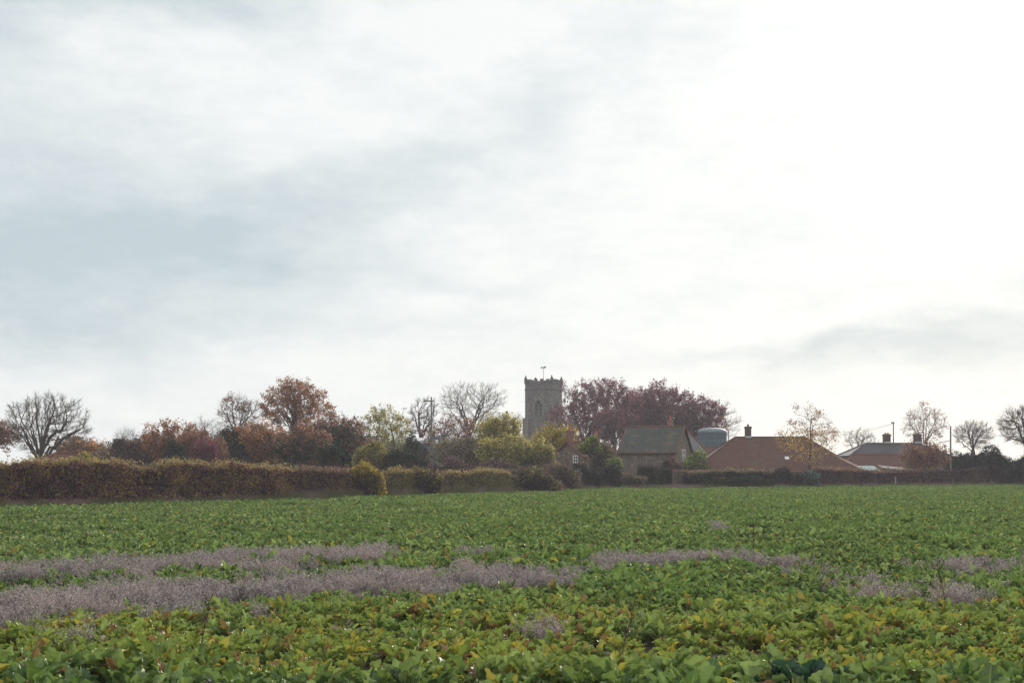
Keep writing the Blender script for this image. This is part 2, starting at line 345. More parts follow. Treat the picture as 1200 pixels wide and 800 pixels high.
# patches of yellowing crop, strongest in a band 12 to 19 m out
yz = g2.m('MULTIPLY', g2.ss(sp.outputs[1], 12.9, 14.6), g2.m('SUBTRACT', 1, g2.ss(sp.outputs[1], 17.5, 24)))
yz = g2.m('MULTIPLY', yz, g2.ss(g2.noise(pos, .7, 3), .30, .58))
grn = g2.mix(g2.m('MULTIPLY', yz, .6), grn, (.29, .34, .06))
pch = g2.m('ADD', g2.m('MULTIPLY', yz, .12), .028)
isy = g2.m('LESS_THAN', rnd, pch)
grn = g2.mix(g2.m('MULTIPLY', isy, .85), grn, g2.mix(rnd2, (.34, .22, .03), (.46, .38, .05)))
red = g2.m('GREATER_THAN', rnd, g2.m('SUBTRACT', .985, g2.m('MULTIPLY', yz, .10)))
grn = g2.mix(red, grn, g2.mix(rnd2, (.19, .05, .035), (.26, .13, .07)))
su = nd(tt, 'ShaderNodeSeparateXYZ'); tt.links.new(uvn.outputs[0], su.inputs[0])
bl_ = nd(tt, 'ShaderNodeTexCoord'); blot = g2.ss(g2.noise(bl_.outputs['Object'], 22, 3, .6), .5, .72)
grn = g2.mix(g2.m('MULTIPLY', blot, .45), grn, (.17, .19, .05))
rib = g2.m('SUBTRACT', 1, g2.ss(g2.m('ABSOLUTE', g2.m('SUBTRACT', su.outputs[0], .5)), .015, .06))
grn = g2.mix(g2.m('MULTIPLY', rib, .5), grn, (.24, .30, .12))
tt.links.new(grn, b.inputs['Base Color'])
# crinkled blade between the side veins
bn = nd(tt, 'ShaderNodeBump'); bn.inputs['Strength'].default_value = .2; bn.inputs['Distance'].default_value = .006
mp = nd(tt, 'ShaderNodeMapping'); mp.inputs['Scale'].default_value = (4, 9, 1); tt.links.new(uvn.outputs[0], mp.inputs[0])
tt.links.new(g2.noise(mp.outputs[0], 1.6, 2), bn.inputs['Height']); tt.links.new(bn.outputs[0], b.inputs['Normal'])
tr = nd(tt, 'ShaderNodeBsdfTranslucent'); tt.links.new(g2.mix(.35, grn, (.25, .36, .03)), tr.inputs[0])
mx = nd(tt, 'ShaderNodeMixShader'); mx.inputs[0].default_value = .24
tt.links.new(b.outputs[0], mx.inputs[1]); tt.links.new(tr.outputs[0], mx.inputs[2]); tt.links.new(mx.outputs[0], tt.nodes['Material Output'].inputs[0])
M['beet'] = m
beets = [beet_mesh(100+i, M['beet'], 1., 17+i % 4, (0, .2, .5)[i % 3]) for i in range(7)]

# where the dried weeds stand, as bands across the field
BA = ([-400, -50, 150, 300, 450, 480], [672, 664, 661, 655, 646, 645], [10, 10, 9, 8, 6, 0])
BB = ([-400, -50, 100, 200, 330, 420, 500, 640, 700, 800, 860], [735, 708, 704, 694, 684, 679, 676, 672, 662, 653, 648], [24, 23, 21, 19, 13, 14, 13, 12, 9, 6, 0])
SPOTS = [(860, 645, 50, 6), (1075, 688, 110, 15), (1000, 676, 60, 9), (1150, 658, 90, 12), (930, 655, 60, 8), (560, 638, 45, 4), (640, 722, 38, 7), (420, 716, 30, 6), (90, 735, 30, 5), (880, 700, 25, 5),
         (620, 700, 50, 5), (950, 660, 50, 4), (840, 612, 30, 3), (1150, 586, 40, 2), (300, 705, 25, 5), (1230, 640, 60, 7)]
def weediness(X, Y):
    px = 600+X*FPX/Y; py = HOR+(EYE-CT)*FPX/Y
    P = np.stack([X, Y, X*0], -1); j = (vnoise(P, .9)-.5)*1.5; j2 = (vnoise(P, 2.5, 9)-.5)
    best = np.full(X.shape, -9.)
    for bx, by, bh in (BA, BB):
        hh = np.interp(px, bx, bh, left=0, right=0)*.8; c = np.interp(px, bx, by)-5
        v = 1-np.abs(py-c)/np.maximum(hh, .01); v[hh < .5] = -9; best = np.maximum(best, np.maximum(v, -3))
    for x0, y0, a, h in SPOTS:
        best = np.maximum(best, 1-((px-x0)/a)**2-((py-y0)/h)**2-.82)
    return best+j*1.15+j2*1.3
def inside(X, Y, m0=0.):
    px = 600+X*FPX/Y
    return Y < np.interp(px, EX, ED)-m0
sp_ = .35
gx, gy = np.meshgrid(np.arange(-50, 70, sp_), np.arange(10.2, 172, sp_))
gx = (gx+rng.uniform(-.14, .14, gx.shape)).ravel(); gy = (gy+rng.uniform(-.14, .14, gy.shape)).ravel()
ex_, ey_ = rng.uniform(-14, 14, 1500), rng.uniform(13.6, 23, 1500); gx = np.concatenate([gx, ex_]); gy = np.concatenate([gy, ey_])
k = (np.abs(gx) < .36*gy+6) & inside(gx, gy, .3)
gx, gy = gx[k], gy[k]
wd = weediness(gx, gy)
keep = ~((wd > .15) & (rng.random(len(gx)) < .5)); keep &= ~((gy < 13.2) & (rng.random(len(gx)) < .3)); keep &= ~((wd > -.4) & (wd <= .15) & (rng.random(len(gx)) < .3))
DARK = [(wx(942, 12.9), 12.9), (wx(968, 13.2), 13.2), (wx(918, 13.1), 13.1)]
for q_ in DARK: keep &= np.hypot(gx-q_[0], gy-q_[1]) > .26
gx, gy, wd = gx[keep], gy[keep], wd[keep]
hn = vnoise(np.stack([gx, gy, gx*0], -1), .5); hn2 = vnoise(np.stack([gx, gy, gx*0], -1), .13, 5)
scl = .90+.55*(hn-.5)+.3*(hn2-.5)+rng.uniform(-.30, .24, len(gx))
fr_ = gy+rng.uniform(-.8, .8, len(gy)); scl = np.where(fr_ < 13.4, scl*1.3, np.where(gy < 22, scl*.82, scl*.88)); scl = np.where(wd > .15, scl*.8, scl); scl = np.clip(scl, .42, 1.5)
rz = rng.uniform(0, 6.28, len(gx)); var = rng.integers(0, len(beets), len(gx)); tiltx = rng.normal(0, .2, len(gx)); tilty = rng.normal(0, .2, len(gx))
order = np.argsort(np.where((np.abs(gx) < .362*gy) & (gy > 11.25), gy, gy+1000))
near = np.zeros(len(gx), bool); near[order[:300]] = True
first = True
for i in np.where(near)[0]:
    o = bpy.data.objects.new('sugar_beet', beets[var[i]].data); C.objects.link(o)
    o.location = (gx[i], gy[i], .004); o.rotation_euler = (tiltx[i], tilty[i], rz[i]); o.scale = (scl[i],)*3
    tag(o, 'leafy green sugar beet plant in the nearest rows at the bottom edge of the photo', 'sugar beet', 'sugar beet plants of the nearest rows')

md_ = M['beet'].copy(); md_.name = 'dark_beet_leaf'; b_ = md_.node_tree.nodes['Principled BSDF']; md_.node_tree.links.remove(b_.inputs['Base Color'].links[0]); b_.inputs['Base Color'].default_value = (.022, .05, .04, 1)
b_.inputs['Roughness'].default_value = .45
for n_ in md_.node_tree.nodes:
    if n_.type == 'BSDF_TRANSLUCENT':
        md_.node_tree.links.remove(n_.inputs[0].links[0]); n_.inputs[0].default_value = (.03, .08, .03, 1)
for i, (q_, sc_, lb_) in enumerate(zip(DARK, (1.35, 1.1, 1.05), ('tallest dark blue green leafy clump at the bottom right of the field', 'smaller dark clump right of the tallest dark leafy clump', 'smaller dark clump left of the tallest dark leafy clump'))):
    o = beet_mesh(180+i, md_, 1., 17, .4); o.name = 'dark_beet'; C.objects.link(o); o.location = (q_[0], q_[1], .004); o.scale = (sc_,)*3; tag(o, lb_, 'sugar beet')

def scatter(name, pts, rot, scale, idx, templates, kind='stuff', label=None, cat=None):
    me = bpy.data.meshes.new(name); me.vertices.add(len(pts)); me.vertices.foreach_set('co', np.asarray(pts, np.float32).ravel())
    a = me.attributes.new('rot', 'FLOAT_VECTOR', 'POINT'); a.data.foreach_set('vector', np.asarray(rot, np.float32).ravel())
    a = me.attributes.new('scl', 'FLOAT', 'POINT'); a.data.foreach_set('value', np.asarray(scale, np.float32))
    a = me.attributes.new('idx', 'INT', 'POINT'); a.data.foreach_set('value', np.asarray(idx, np.int32))
    o = bpy.data.objects.new(name, me); C.objects.link(o); tag(o, label, cat, kind=kind)
    for tp in templates:
        if not me.materials.get(tp.data.materials[0].name): me.materials.append(tp.data.materials[0])
    col = bpy.data.collections.new(name+'_kinds')
    for tp in templates: col.objects.link(tp)
    ng = bpy.data.node_groups.new(name, 'GeometryNodeTree')
    ng.interface.new_socket('Geometry', in_out='INPUT', socket_type='NodeSocketGeometry'); ng.interface.new_socket('Geometry', in_out='OUTPUT', socket_type='NodeSocketGeometry')
    ni = ng.nodes.new('NodeGroupInput'); no = ng.nodes.new('NodeGroupOutput')
    iop = ng.nodes.new('GeometryNodeInstanceOnPoints'); ci = ng.nodes.new('GeometryNodeCollectionInfo')
    ci.inputs['Collection'].default_value = col; ci.inputs['Separate Children'].default_value = True; ci.inputs['Reset Children'].default_value = True
    def attr(nm, ty):
        n = ng.nodes.new('GeometryNodeInputNamedAttribute'); n.data_type = ty; n.inputs['Name'].default_value = nm
        return [s for s in n.outputs if s.enabled and s.name == 'Attribute'][0]
    e2r = ng.nodes.new('FunctionNodeEulerToRotation')
    L = ng.links.new
    L(ni.outputs[0], iop.inputs['Points']); L(ci.outputs[0], iop.inputs['Instance']); iop.inputs['Pick Instance'].default_value = True
    L(attr('idx', 'INT'), iop.inputs['Instance Index']); L(attr('rot', 'FLOAT_VECTOR'), e2r.inputs[0]); L(e2r.outputs[0], iop.inputs['Rotation'])
    L(attr('scl', 'FLOAT'), iop.inputs['Scale']); L(iop.outputs[0], no.inputs[0])
    md = o.modifiers.new('scatter', 'NODES'); md.node_group = ng
    return o
f = ~near
scatter('beet_crop', np.stack([gx, gy, gx*0+.004], -1)[f], np.stack([tiltx, tilty, rz], -1)[f], scl[f], var[f], beets,
        label='dense green sugar beet crop filling the field behind the front rows', cat='crop')

# dried weeds: wiry mauve grey stems
m, tt, b, g2 = base_mat('dried_weed', .8)
geo = nd(tt, 'ShaderNodeNewGeometry'); oi = nd(tt, 'ShaderNodeObjectInfo')
f1 = g2.m('FRACT', g2.m('ADD', g2.m('MULTIPLY', geo.outputs['Random Per Island'], 3.1), oi.outputs['Random']))
cc = g2.mix(f1, (.12, .10, .10), (.55, .49, .485))
cc = g2.mix(g2.m('MULTIPLY', g2.ss(g2.noise(geo.outputs['Position'], .8, 3), .45, .65), .5), cc, (.50, .40, .37))
tt.links.new(cc, b.inputs['Base Color'])
tr = nd(tt, 'ShaderNodeBsdfTranslucent'); tt.links.new(cc, tr.inputs[0]); mx = nd(tt, 'ShaderNodeMixShader'); mx.inputs[0].default_value = .3
tt.links.new(b.outputs[0], mx.inputs[1]); tt.links.new(tr.outputs[0], mx.inputs[2]); tt.links.new(mx.outputs[0], tt.nodes['Material Output'].inputs[0])
M['weed'] = m
def weed_mesh(seed, h=.37, nst=7, nside=9):
    r = np.random.default_rng(seed); P0, P1, R0, R1 = [], [], [], []; tips = []
    for s in range(nst):
        base = np.array([r.normal(0, .04), r.normal(0, .04), 0]); d = norm(np.array([r.normal(0, .32), r.normal(0, .32), 1.])); L = h*r.uniform(.7, 1.1)
        p = base; N = 5
        for i in range(N):
            q = p+d*L/N; P0.append(p); P1.append(q); R0.append(.0035*(1-i/N*.6)); R1.append(.0035*(1-(i+1)/N*.6))
            for _ in range(nside//4 if i else 0):
                dd = norm(d+r.normal(0, .55, 3)+np.array([0, 0, .15])); l = L*r.uniform(.14, .3); e = q+dd*l
                P0.append(q); P1.append(e); R0.append(.0024); R1.append(.0014); tips += [q+dd*l*u for u in r.uniform(.3, 1.05, 4)]
            d = norm(d+r.normal(0, .12, 3)); p = q; tips.append(p)
    T = tubes(P0, P1, R0, R1, 3)
    Lv, Lf = leaves(np.array(tips)+r.normal(0, .008, (len(tips), 3)), .013, r)
    # triangles stored as quads' worth: convert tubes to tris
    Tf = np.concatenate([T[1][:, [0, 1, 2]], T[1][:, [0, 2, 3]]])
    V, F = cat_mesh([(T[0], Tf), (Lv, Lf)])
    return npmesh('dried_weed', V, F, M['weed'], link=False)
weeds = [weed_mesh(300+i) for i in range(5)]
sx = .16
hx, hy = np.meshgrid(np.arange(-22, 30, sx), np.arange(14, 62, sx)); hx = (hx+rng.uniform(-.06, .06, hx.shape)).ravel(); hy = (hy+rng.uniform(-.06, .06, hy.shape)).ravel()
k = np.abs(hx) < .36*hy+4; hx, hy = hx[k], hy[k]; wd = weediness(hx, hy)
k = (rng.random(len(hx)) < np.clip((wd+.35)*.75, 0, .85)); hx, hy, wd = hx[k], hy[k], wd[k]
sc = np.clip(.68+.25*np.clip(wd, -.3, 1)+rng.uniform(-.25, .25, len(hx)), .3, 1.05)
scatter('dried_weeds', np.stack([hx, hy, hx*0+.004], -1), np.stack([rng.normal(0, .1, len(hx)), rng.normal(0, .1, len(hx)), rng.uniform(0, 6.28, len(hx))], -1), sc,
        rng.integers(0, 5, len(hx)), weeds, label='bands of dead mauve grey weeds across the beet field', cat='weeds')
# rough dry grass along the foot of the hedge
m, tt, b, g2 = base_mat('dry_grass', .8); geo = nd(tt, 'ShaderNodeNewGeometry')
tt.links.new(g2.mix(g2.ss(g2.noise(geo.outputs['Position'], .35, 3), .4, .6), (.30, .215, .19), (.17, .16, .085)), b.inputs['Base Color']); M['drygrass'] = m
def tuft(seed):
    r = np.random.default_rng(seed); P0, P1, P2 = [], [], []
    for i in range(40):
        a = r.uniform(0, 6.28); b_ = np.array([r.normal(0, .1), r.normal(0, .1), 0]); d = np.array([math.cos(a)*.3, math.sin(a)*.3, 1.])*r.uniform(.25, .6)
        s = np.array([-math.sin(a), math.cos(a), 0])*.008
        P0.append(b_-s); P1.append(b_+s); P2.append(b_+d)
    V = np.stack([P0, P1, P2], 1).reshape(-1, 3); F = np.arange(len(V)).reshape(-1, 3)
    return npmesh('grass_tuft', V, F, M['drygrass'], link=False)
tufts = [tuft(400+i) for i in range(3)]
pxs = rng.uniform(-120, 1290, 14000); dd = np.interp(pxs, EX, ED)+rng.uniform(-.2, 1.3, len(pxs)); sc = rng.uniform(.5, 1.25, len(pxs))
sc *= np.where((pxs > 320) & (pxs < 660), 1.3, .95)
scatter('verge_grass', np.stack([(pxs-600)/FPX*dd, dd, dd*0], -1), np.stack([dd*0, dd*0, rng.uniform(0, 6.28, len(dd))], -1), sc, rng.integers(0, 3, len(dd)), tufts,
        label='rough dry grass along the far edge of the field', cat='grass')

# ------------------------------------------------------------------ trees and shrubs
def colonise(att, chains, s, di, dk, r, maxit=90, trop=.0):
    """space colonisation; chains: list of lists of trunk points. returns nodes, parent"""
    N, par = [], []
    for ch in chains:
        prev = -1
        if isinstance(ch, tuple): prev, ch = ch
        for p in ch: N.append(np.array(p, float)); par.append(prev); prev = len(N)-1
    N = [n for n in N]; arr = np.array(N)
    d2 = np.linalg.norm(att[:, None]-arr[None], axis=-1); near_i = d2.argmin(1); near_d = d2.min(1); alive = near_d > dk
    for it in range(maxit):
        act = alive & (near_d < di)
        if not act.any():
            if it > 3: break
            act = alive
        idx = near_i[act]; vec = norm(att[act]-arr[idx]); acc = np.zeros_like(arr); np.add.at(acc, idx, vec)
        u = np.unique(idx); dirs = norm(acc[u]+r.normal(0, .16, (len(u), 3))+np.array([0, 0, trop])); new = arr[u]+dirs*s
        dn = np.linalg.norm(att[:, None]-new[None], axis=-1); mi = dn.argmin(1); md = dn.min(1)
        b0 = len(arr); arr = np.concatenate([arr, new]); par += list(u)
        c = md < near_d; near_i = np.where(c, b0+mi, near_i); near_d = np.minimum(near_d, md)
        if not c.any(): break
        alive &= near_d > dk
        if len(arr) > 5200: break
    return arr, np.array(par)
def lump_pts(n, cx, cy, cz, rx, ry, rz_, r, lumps=7, fill=.55, flat=0):
    """points in a lumpy crown"""
    c = norm(r.normal(size=(lumps, 3)))*r.uniform(.35, .62, (lumps, 1)); c[:, 2] = np.maximum(c[:, 2], -.45)
    rad = r.uniform(.34, .55, lumps); k = r.integers(0, lumps, n)
    q = norm(r.normal(size=(n, 3)))*(r.random((n, 1))**(1/3))
    P = c[k]+q*rad[k][:, None]
    core = r.random(n) > fill; P[core] = q[core]*.85
    return P*np.array([rx, ry, rz_])+np.array([cx, cy, cz])
def make_tree(name, label, cat, d, bpx, x0, x1, ytop, ybot, bark='bark', leaf=None, nleaf=0, lsize=.11, rb=.28, stems=1, natt=500, twig=3, twl=.75, seed=0, step=None,
              ivy=0, group=None, lowleaf=None, rt=.013, trop=.12, limbs=None, depth=None, leafband=None, fill=.55, lumps=8, spread=.0, loose=14):
    r = np.random.default_rng(seed+1000); bx = wx(bpx, d); cx = wx((x0+x1)/2, d); rx = (wx(x1, d)-wx(x0, d))/2*1.0; zt = wz(ytop, d); zb = max(wz(ybot, d), .4)
    ry = depth or rx*.85; cz = (zt+zb)/2; rz_ = (zt-zb)/2*.96
    att = lump_pts(natt, cx, d, cz, rx, ry, rz_, r, lumps, fill)
    att = att[att[:, 2] > .5]
    s = step or max(.22, min(rx, rz_)/11); natt = len(att)
    chains = []
    for k in range(stems):
        a = r.uniform(0, 6.28); fx = (k-(stems-1)/2)/(max(1, stems-1))*2 if stems > 1 else 0
        top = np.array([bx+fx*(rx*.35+spread)+(cx-bx)*.4, d+r.normal(0, .3), zb+(zt-zb)*(.12 if stems == 1 else .2)]); base = np.array([bx+fx*.35, d+(r.normal(0, .2) if k else 0), 0])
        n = max(3, int(np.linalg.norm(top-base)/s)); ts = np.linspace(0, 1, n)
        ch = [base*(1-t_)+top*t_+np.array([math.sin(t_*3.1)*(.25*fx)+r.normal(0, .02), r.normal(0, .02), 0])*(t_ > 0) for t_ in ts]; chains.append(ch)
    cnt = 0; ends = []
    for ch in chains: cnt += len(ch); ends.append(cnt-1)
    nl = limbs if limbs is not None else (7 if natt > 600 else 4)
    for k in range(nl):
        e_i = ends[k % stems]; st = chains[k % stems]; back = int(r.integers(0, max(1, min(4, len(st)//3)))); p0 = np.array(st[-1-back]); tg = att[r.integers(0, len(att))]
        far_ = att[r.integers(0, len(att), 12)]; tg = far_[np.argmax(np.linalg.norm((far_-np.array([cx, d, cz]))/np.array([rx, ry, rz_]), axis=1)*(1+.3*(far_[:, 2] > cz)))]
        v_ = tg-p0; n = max(3, int(np.linalg.norm(v_)*.72/s)); perp = norm(np.cross(v_, r.normal(size=3)))
        limb = [p0+v_*.72*t_+np.array([0, 0, 1])*math.sin(t_*3.14)*np.linalg.norm(v_)*r.uniform(-.02, .10)+perp*math.sin(t_*5)*s*.3+r.normal(0, .02, 3) for t_ in np.linspace(0, 1, n)[1:]]
        chains.append((e_i-back, limb)); cnt += len(limb)
    arr, par = colonise(att, chains, s, s*9, s*1.5, r, trop=trop)
    n = len(arr); kids = np.bincount(par[par >= 0], minlength=n); tips = kids == 0; nt = max(8, tips.sum()/stems); ex = math.log(nt)/math.log(rb/rt)
    acc = np.zeros(n); 
    for i in range(n-1, -1, -1):
        if kids[i] == 0: acc[i] = rt**ex
        if par[i] >= 0: acc[par[i]] += acc[i]
    rad = acc**(1/ex); k = par >= 0; i = np.where(k)[0]; pi_ = par[i]
    dirs = norm(arr[i]-arr[pi_])
    thick = rad[i] > rt*2.2
    pr = np.minimum(rad[pi_], rad[i]*1.6+.01)
    parts = [tubes(arr[pi_][thick], arr[i][thick], pr[thick], rad[i][thick], 6)]
    root = empty(name, (0, 0, 0)); root.location = (bx, d, 0); off = np.array([bx, d, 0])
    V, F = parts[0]; npmesh('trunk', V-off, F, M[bark], root, smooth=True)
    # fine wood
    P0, P1, R0, R1 = [arr[pi_][~thick]], [arr[i][~thick]], [pr[~thick]], [rad[i][~thick]]
    src = np.where(rad[i] < rt*2.6)[0]; cen = np.array([cx, d, cz-rz_*.35])
    samp = []
    for rep in range(twig):
        p = arr[i][src]; o_ = norm(p-cen); dd = norm(dirs[src]*.7+o_*.5+np.array([0, 0, .25])+r.normal(0, .45, p.shape)); l = twl*r.uniform(.5, 1.2, (len(p), 1))*.5
        q = p+dd*l; d2 = norm(dd+np.array([0, 0, .15])+r.normal(0, .3, p.shape)); e = q+d2*l
        d3 = norm(dd+r.normal(0, .6, p.shape)); e3 = q+d3*l*.7; d4 = norm(dd+r.normal(0, .6, p.shape)); e4 = p+dd*l*.5+d4*l*.6
        for a_, b_, ra, rb_ in ((p, q, .75, .55), (q, e, .55, .3), (q, e3, .45, .28), (p+dd*l*.5, e4, .45, .28)):
            P0.append(a_); P1.append(b_); R0.append(np.full(len(p), rt*ra)); R1.append(np.full(len(p), rt*rb_))
        samp += [e, e3, e4, q]
    V, F = tubes(np.concatenate(P0), np.concatenate(P1), np.concatenate(R0), np.concatenate(R1), 3)
    npmesh('twigs' if leaf else 'crown', V-off, F, M[bark], root)
    if nleaf:
        S_ = np.concatenate(samp+[arr[i][~thick]]); 
        if leafband: S_ = S_[(S_[:, 2] > zb+(zt-zb)*leafband[0]) & (S_[:, 2] < zb+(zt-zb)*leafband[1])]
        kc = S_[r.integers(0, len(S_), max(20, nleaf//loose))]; P = kc[r.integers(0, len(kc), nleaf)]+r.normal(0, .19, (nleaf, 3)); V, F = leaves(P, lsize, r); npmesh('crown' if leaf else 'leaves', V-off, F, M[leaf], root)
    if lowleaf:
        lm, ln, lo, hi = lowleaf; S_ = np.concatenate(samp+[arr[i]]); S_ = S_[(S_[:, 2] > zb+(zt-zb)*lo) & (S_[:, 2] < zb+(zt-zb)*hi)]
        P = S_[r.integers(0, len(S_), ln)]+r.normal(0, .2, (ln, 3)); V, F = leaves(P, lsize, r); npmesh('lower_leaves', V-off, F, M[lm], root)
    if ivy:
        big = np.where((rad[i] > rb*.33) & (arr[i][:, 2] < zb+(zt-zb)*.45))[0]
        if len(big):
            P = arr[i][big][r.integers(0, len(big), ivy)]+r.normal(0, .28, (ivy, 3)); P[:, 2] = np.maximum(P[:, 2], .1); V, F = leaves(P, .1, r); npmesh('ivy', V-off, F, M['ivy'], root)
    tag(root, label, cat, group); return root
def make_bush(name, label, d, x0, x1, ytop, leaf, dens=1., lumps=15, seed=0, lsize=.09, stem='bark_red', ybot=None, depth=None, twigs=1., cat='bush', group=None, boxy=0., lean=0):
    r = np.random.default_rng(seed+5000); cx = wx((x0+x1)/2, d); rx = (wx(x1, d)-wx(x0, d))/2; zt = wz(ytop, d); zb = wz(ybot, d) if ybot else 0.; zb = max(zb, 0); ry = depth or max(.8, rx*.7); H = zt-zb
    # lobes resting between zb and zt
    n = int(dens*(rx*2*H+ry*2*H+rx*ry*2)*330*(.09/lsize)**1.5); n = max(600, min(n, 60000))
    if boxy:
        q = r.uniform(-1, 1, (n, 3)); ax = r.choice(3, n, p=[.12, .5, .38]); sg = np.sign(r.uniform(-1, 1, n)); sg[ax == 2] = 1
        q[np.arange(n), ax] = sg*r.uniform(.8, 1., n)
        m_ = np.abs(q).max(1, keepdims=True); rr = np.linalg.norm(q, axis=1, keepdims=True); q = q*(boxy+(1-boxy)*m_/rr)
        P = q*np.array([rx, ry, H/2])+np.array([cx, d, zb+H/2]); P += (vnoise(P, .8)[:, None]-.5)*np.array([.3, .3, .25])
    else:
        L = lumps; c = np.stack([r.uniform(-.72, .72, L), r.uniform(-.6, .6, L), r.uniform(-.1, .55, L)], -1); c[:, 2] *= (1-np.abs(c[:, 0])*.8)
        rad = r.uniform(.2, .46, L); c = np.concatenate([c, [[0, 0, -.05]], [[-.5, 0, -.5]], [[.5, 0, -.5]]]); rad = np.concatenate([rad, [.6, .5, .5]])
        k = r.choice(len(rad), n, p=rad**2/(rad**2).sum()); q = norm(r.normal(size=(n, 3))); q *= (1-np.abs(r.normal(0, .13, (n, 1))))
        P = c[k]+q*rad[k][:, None]; mxz = np.percentile(P[:, 2], 99.3); mnz = -1.
        P[:, 2] = np.clip((P[:, 2]-mnz)/(mxz-mnz), 0.02, 1.2); P[:, 0] /= np.percentile(np.abs(P[:, 0]), 98.5)
        P = P*np.array([rx, ry, H])+np.array([cx, d, zb]); nz = vnoise(P, 1.3)
        P += r.normal(0, .08, P.shape); P[:, 2] += (nz-.5)*.6+(vnoise(P, .5, 3)-.5)*.9*np.clip(P[:, 2]/H, 0, 1); P[:, 2] = np.maximum(P[:, 2], .03)
    root = empty(name, (cx, d, 0)); off = np.array([cx, d, 0])
    V, F = leaves(P, lsize, r); npmesh('foliage', V-off, F, M[leaf], root)
    ns = int(twigs*n*.16)+30; T = P[r.integers(0, n, ns)]; T = T+norm(T-np.array([cx, d, zb+H*.3]))*np.abs(r.normal(0, .35, (ns, 1))); B = np.array([cx, d, zb])+(T-np.array([cx, d, zb]))*np.array([.35, .35, .0]); Mid = B*.35+T*.65+r.normal(0, .12, T.shape)
    V, F = tubes(np.concatenate([B, Mid]), np.concatenate([Mid, T]), np.concatenate([np.full(ns, .02), np.full(ns, .011)]), np.concatenate([np.full(ns, .011), np.full(ns, .005)]), 3)
    npmesh('stems', V-off, F, M[stem], root); tag(root, label, cat, group); return root
def make_hedge(name, label, pts, thick, leaf, dens=420, seed=0, lsize=.075, topleaf=None, wob=.38, stem='bark_red', cat='hedge', off_d=0., sprigs=1.):
    """pts: (photo x, top y); runs just behind the crop's edge"""
    r = np.random.default_rng(seed+9000); pxs = np.array([p[0] for p in pts], float); tys = np.array([p[1] for p in pts], float)
    def at(px):
        d = np.interp(px, EX, ED)+off_d; return (px-600)/FPX*d, d, EYE+(HOR-np.interp(px, pxs, tys))/FPX*d
    xa, da, _ = at(pxs[0]); xb, db, _ = at(pxs[-1]); L = math.hypot(xb-xa, db-da); hm = 2.; n = int(dens*L*(hm*1.2+thick)); n = min(n, 190000)
    px = r.uniform(pxs[0], pxs[-1], n*2); dd = np.interp(px, EX, ED); px = px[r.random(len(px)) < dd/dd.max()][:n]; n = len(px)
    x, d, zt = at(px); px = np.where(r.random(n) < .12, px+r.normal(0, 12, n), px); x, d, zt = at(px); u = r.random(n); v = r.random(n); face = r.random(n); e = np.abs(r.normal(0, .10, n))
    z = np.where(face < .58, zt*(v**.9), zt-e*.8); y = np.where(face < .58, d+.15+e+.18*(z/zt)**2, d+.2+v*thick)
    k = face > .86; z = np.where(k, zt*v, z); y = np.where(k, d+.2+thick*u, y)
    P = np.stack([x, y, z], -1); nz = vnoise(P, .55, seed)-.5; nz2 = vnoise(P, 1.9, seed+3)-.5
    P[:, 1] -= (nz*1.1+nz2*.5)*wob*1.6; P[:, 2] += (nz*.8+nz2*.7)*wob*(z/zt); P[:, 2] = np.maximum(P[:, 2], .03)
    cx, cd, _ = at((pxs[0]+pxs[-1])/2); root = empty(name, (cx, cd, 0)); off = np.array([cx, cd, 0])
    nc = n//4; px = r.uniform(pxs[0], pxs[-1], nc); x, d, zt = at(px); Pc = np.stack([x, d+.35+r.random(nc)*(thick-.4), zt*r.uniform(.02, .93, nc)], -1)
    V, F = cat_mesh([leaves(P, lsize, r), leaves(Pc, .16, r)]); npmesh('foliage', V-off, F, M[leaf], root)
    ns = int(L*150*sprigs); px = r.uniform(pxs[0], pxs[-1], ns); x, d, zt = at(px); B = np.stack([x, d+.3+r.random(ns)*thick*.7, zt*r.uniform(.1, .8, ns)], -1); T = B+np.stack([r.normal(0, .15, ns), r.normal(-.15, .15, ns), zt*.3+r.uniform(0, .25, ns)], -1); T[:, 2] = np.minimum(T[:, 2], zt+r.uniform(.0, .45, ns)**1.3)
    V, F = tubes(B, T, np.full(ns, .012), np.full(ns, .005), 3); npmesh('stems', V-off, F, M[stem], root)
    if topleaf:
        nt = int(L*260); px = r.uniform(pxs[0], pxs[-1], nt); x, d, zt = at(px); P = np.stack([x, d+.15+r.random(nt)*thick, zt+r.normal(.02, .14, nt)], -1); nz = vnoise(P, .55, seed)-.5; P[:, 2] += nz*wob+np.abs(r.normal(0, .09, nt))
        V, F = leaves(P, lsize*.9, r); npmesh('top_shoots', V-off, F, M[topleaf], root)
    tag(root, label, cat); return root

# ---- the long field hedge and what follows it
make_hedge('field_hedge', 'long trimmed brown hedge along the left end of the field', [(-130, 545), (0, 547), (90, 545), (180, 547), (230, 545), (300, 549), (345, 552)], 1.8, 'hedge', 430, 1, .062, 'hedge_top', wob=.62, sprigs=1.3)
make_hedge('field_hedge', 'reddish lower hedge between the long brown hedge and the yellow bush', [(345, 552), (390, 553), (408, 555)], 1.5, 'hedge_red', 430, 2, .065, 'hedge_red')
make_hedge('field_hedge', 'olive rough hedge right of the yellow bush, below the first utility pole', [(440, 558), (480, 554), (520, 556), (560, 554), (625, 560)], 1.6, 'hedge_olive', 430, 3, .07, 'hedge_top', wob=.5)
make_bush('yellow_bush', 'bright yellow green rounded bush in the hedge line', edge_d(424)+.5, 402, 449, 544, 'yellow', 1.3, depth=1.2, seed=1, lsize=.075)
make_bush('willow_bush', 'grey green willowy bush in the hedge below the utility pole', edge_d(492)+.6, 468, 517, 545, 'olive', .8, seed=2, lsize=.07, twigs=3)
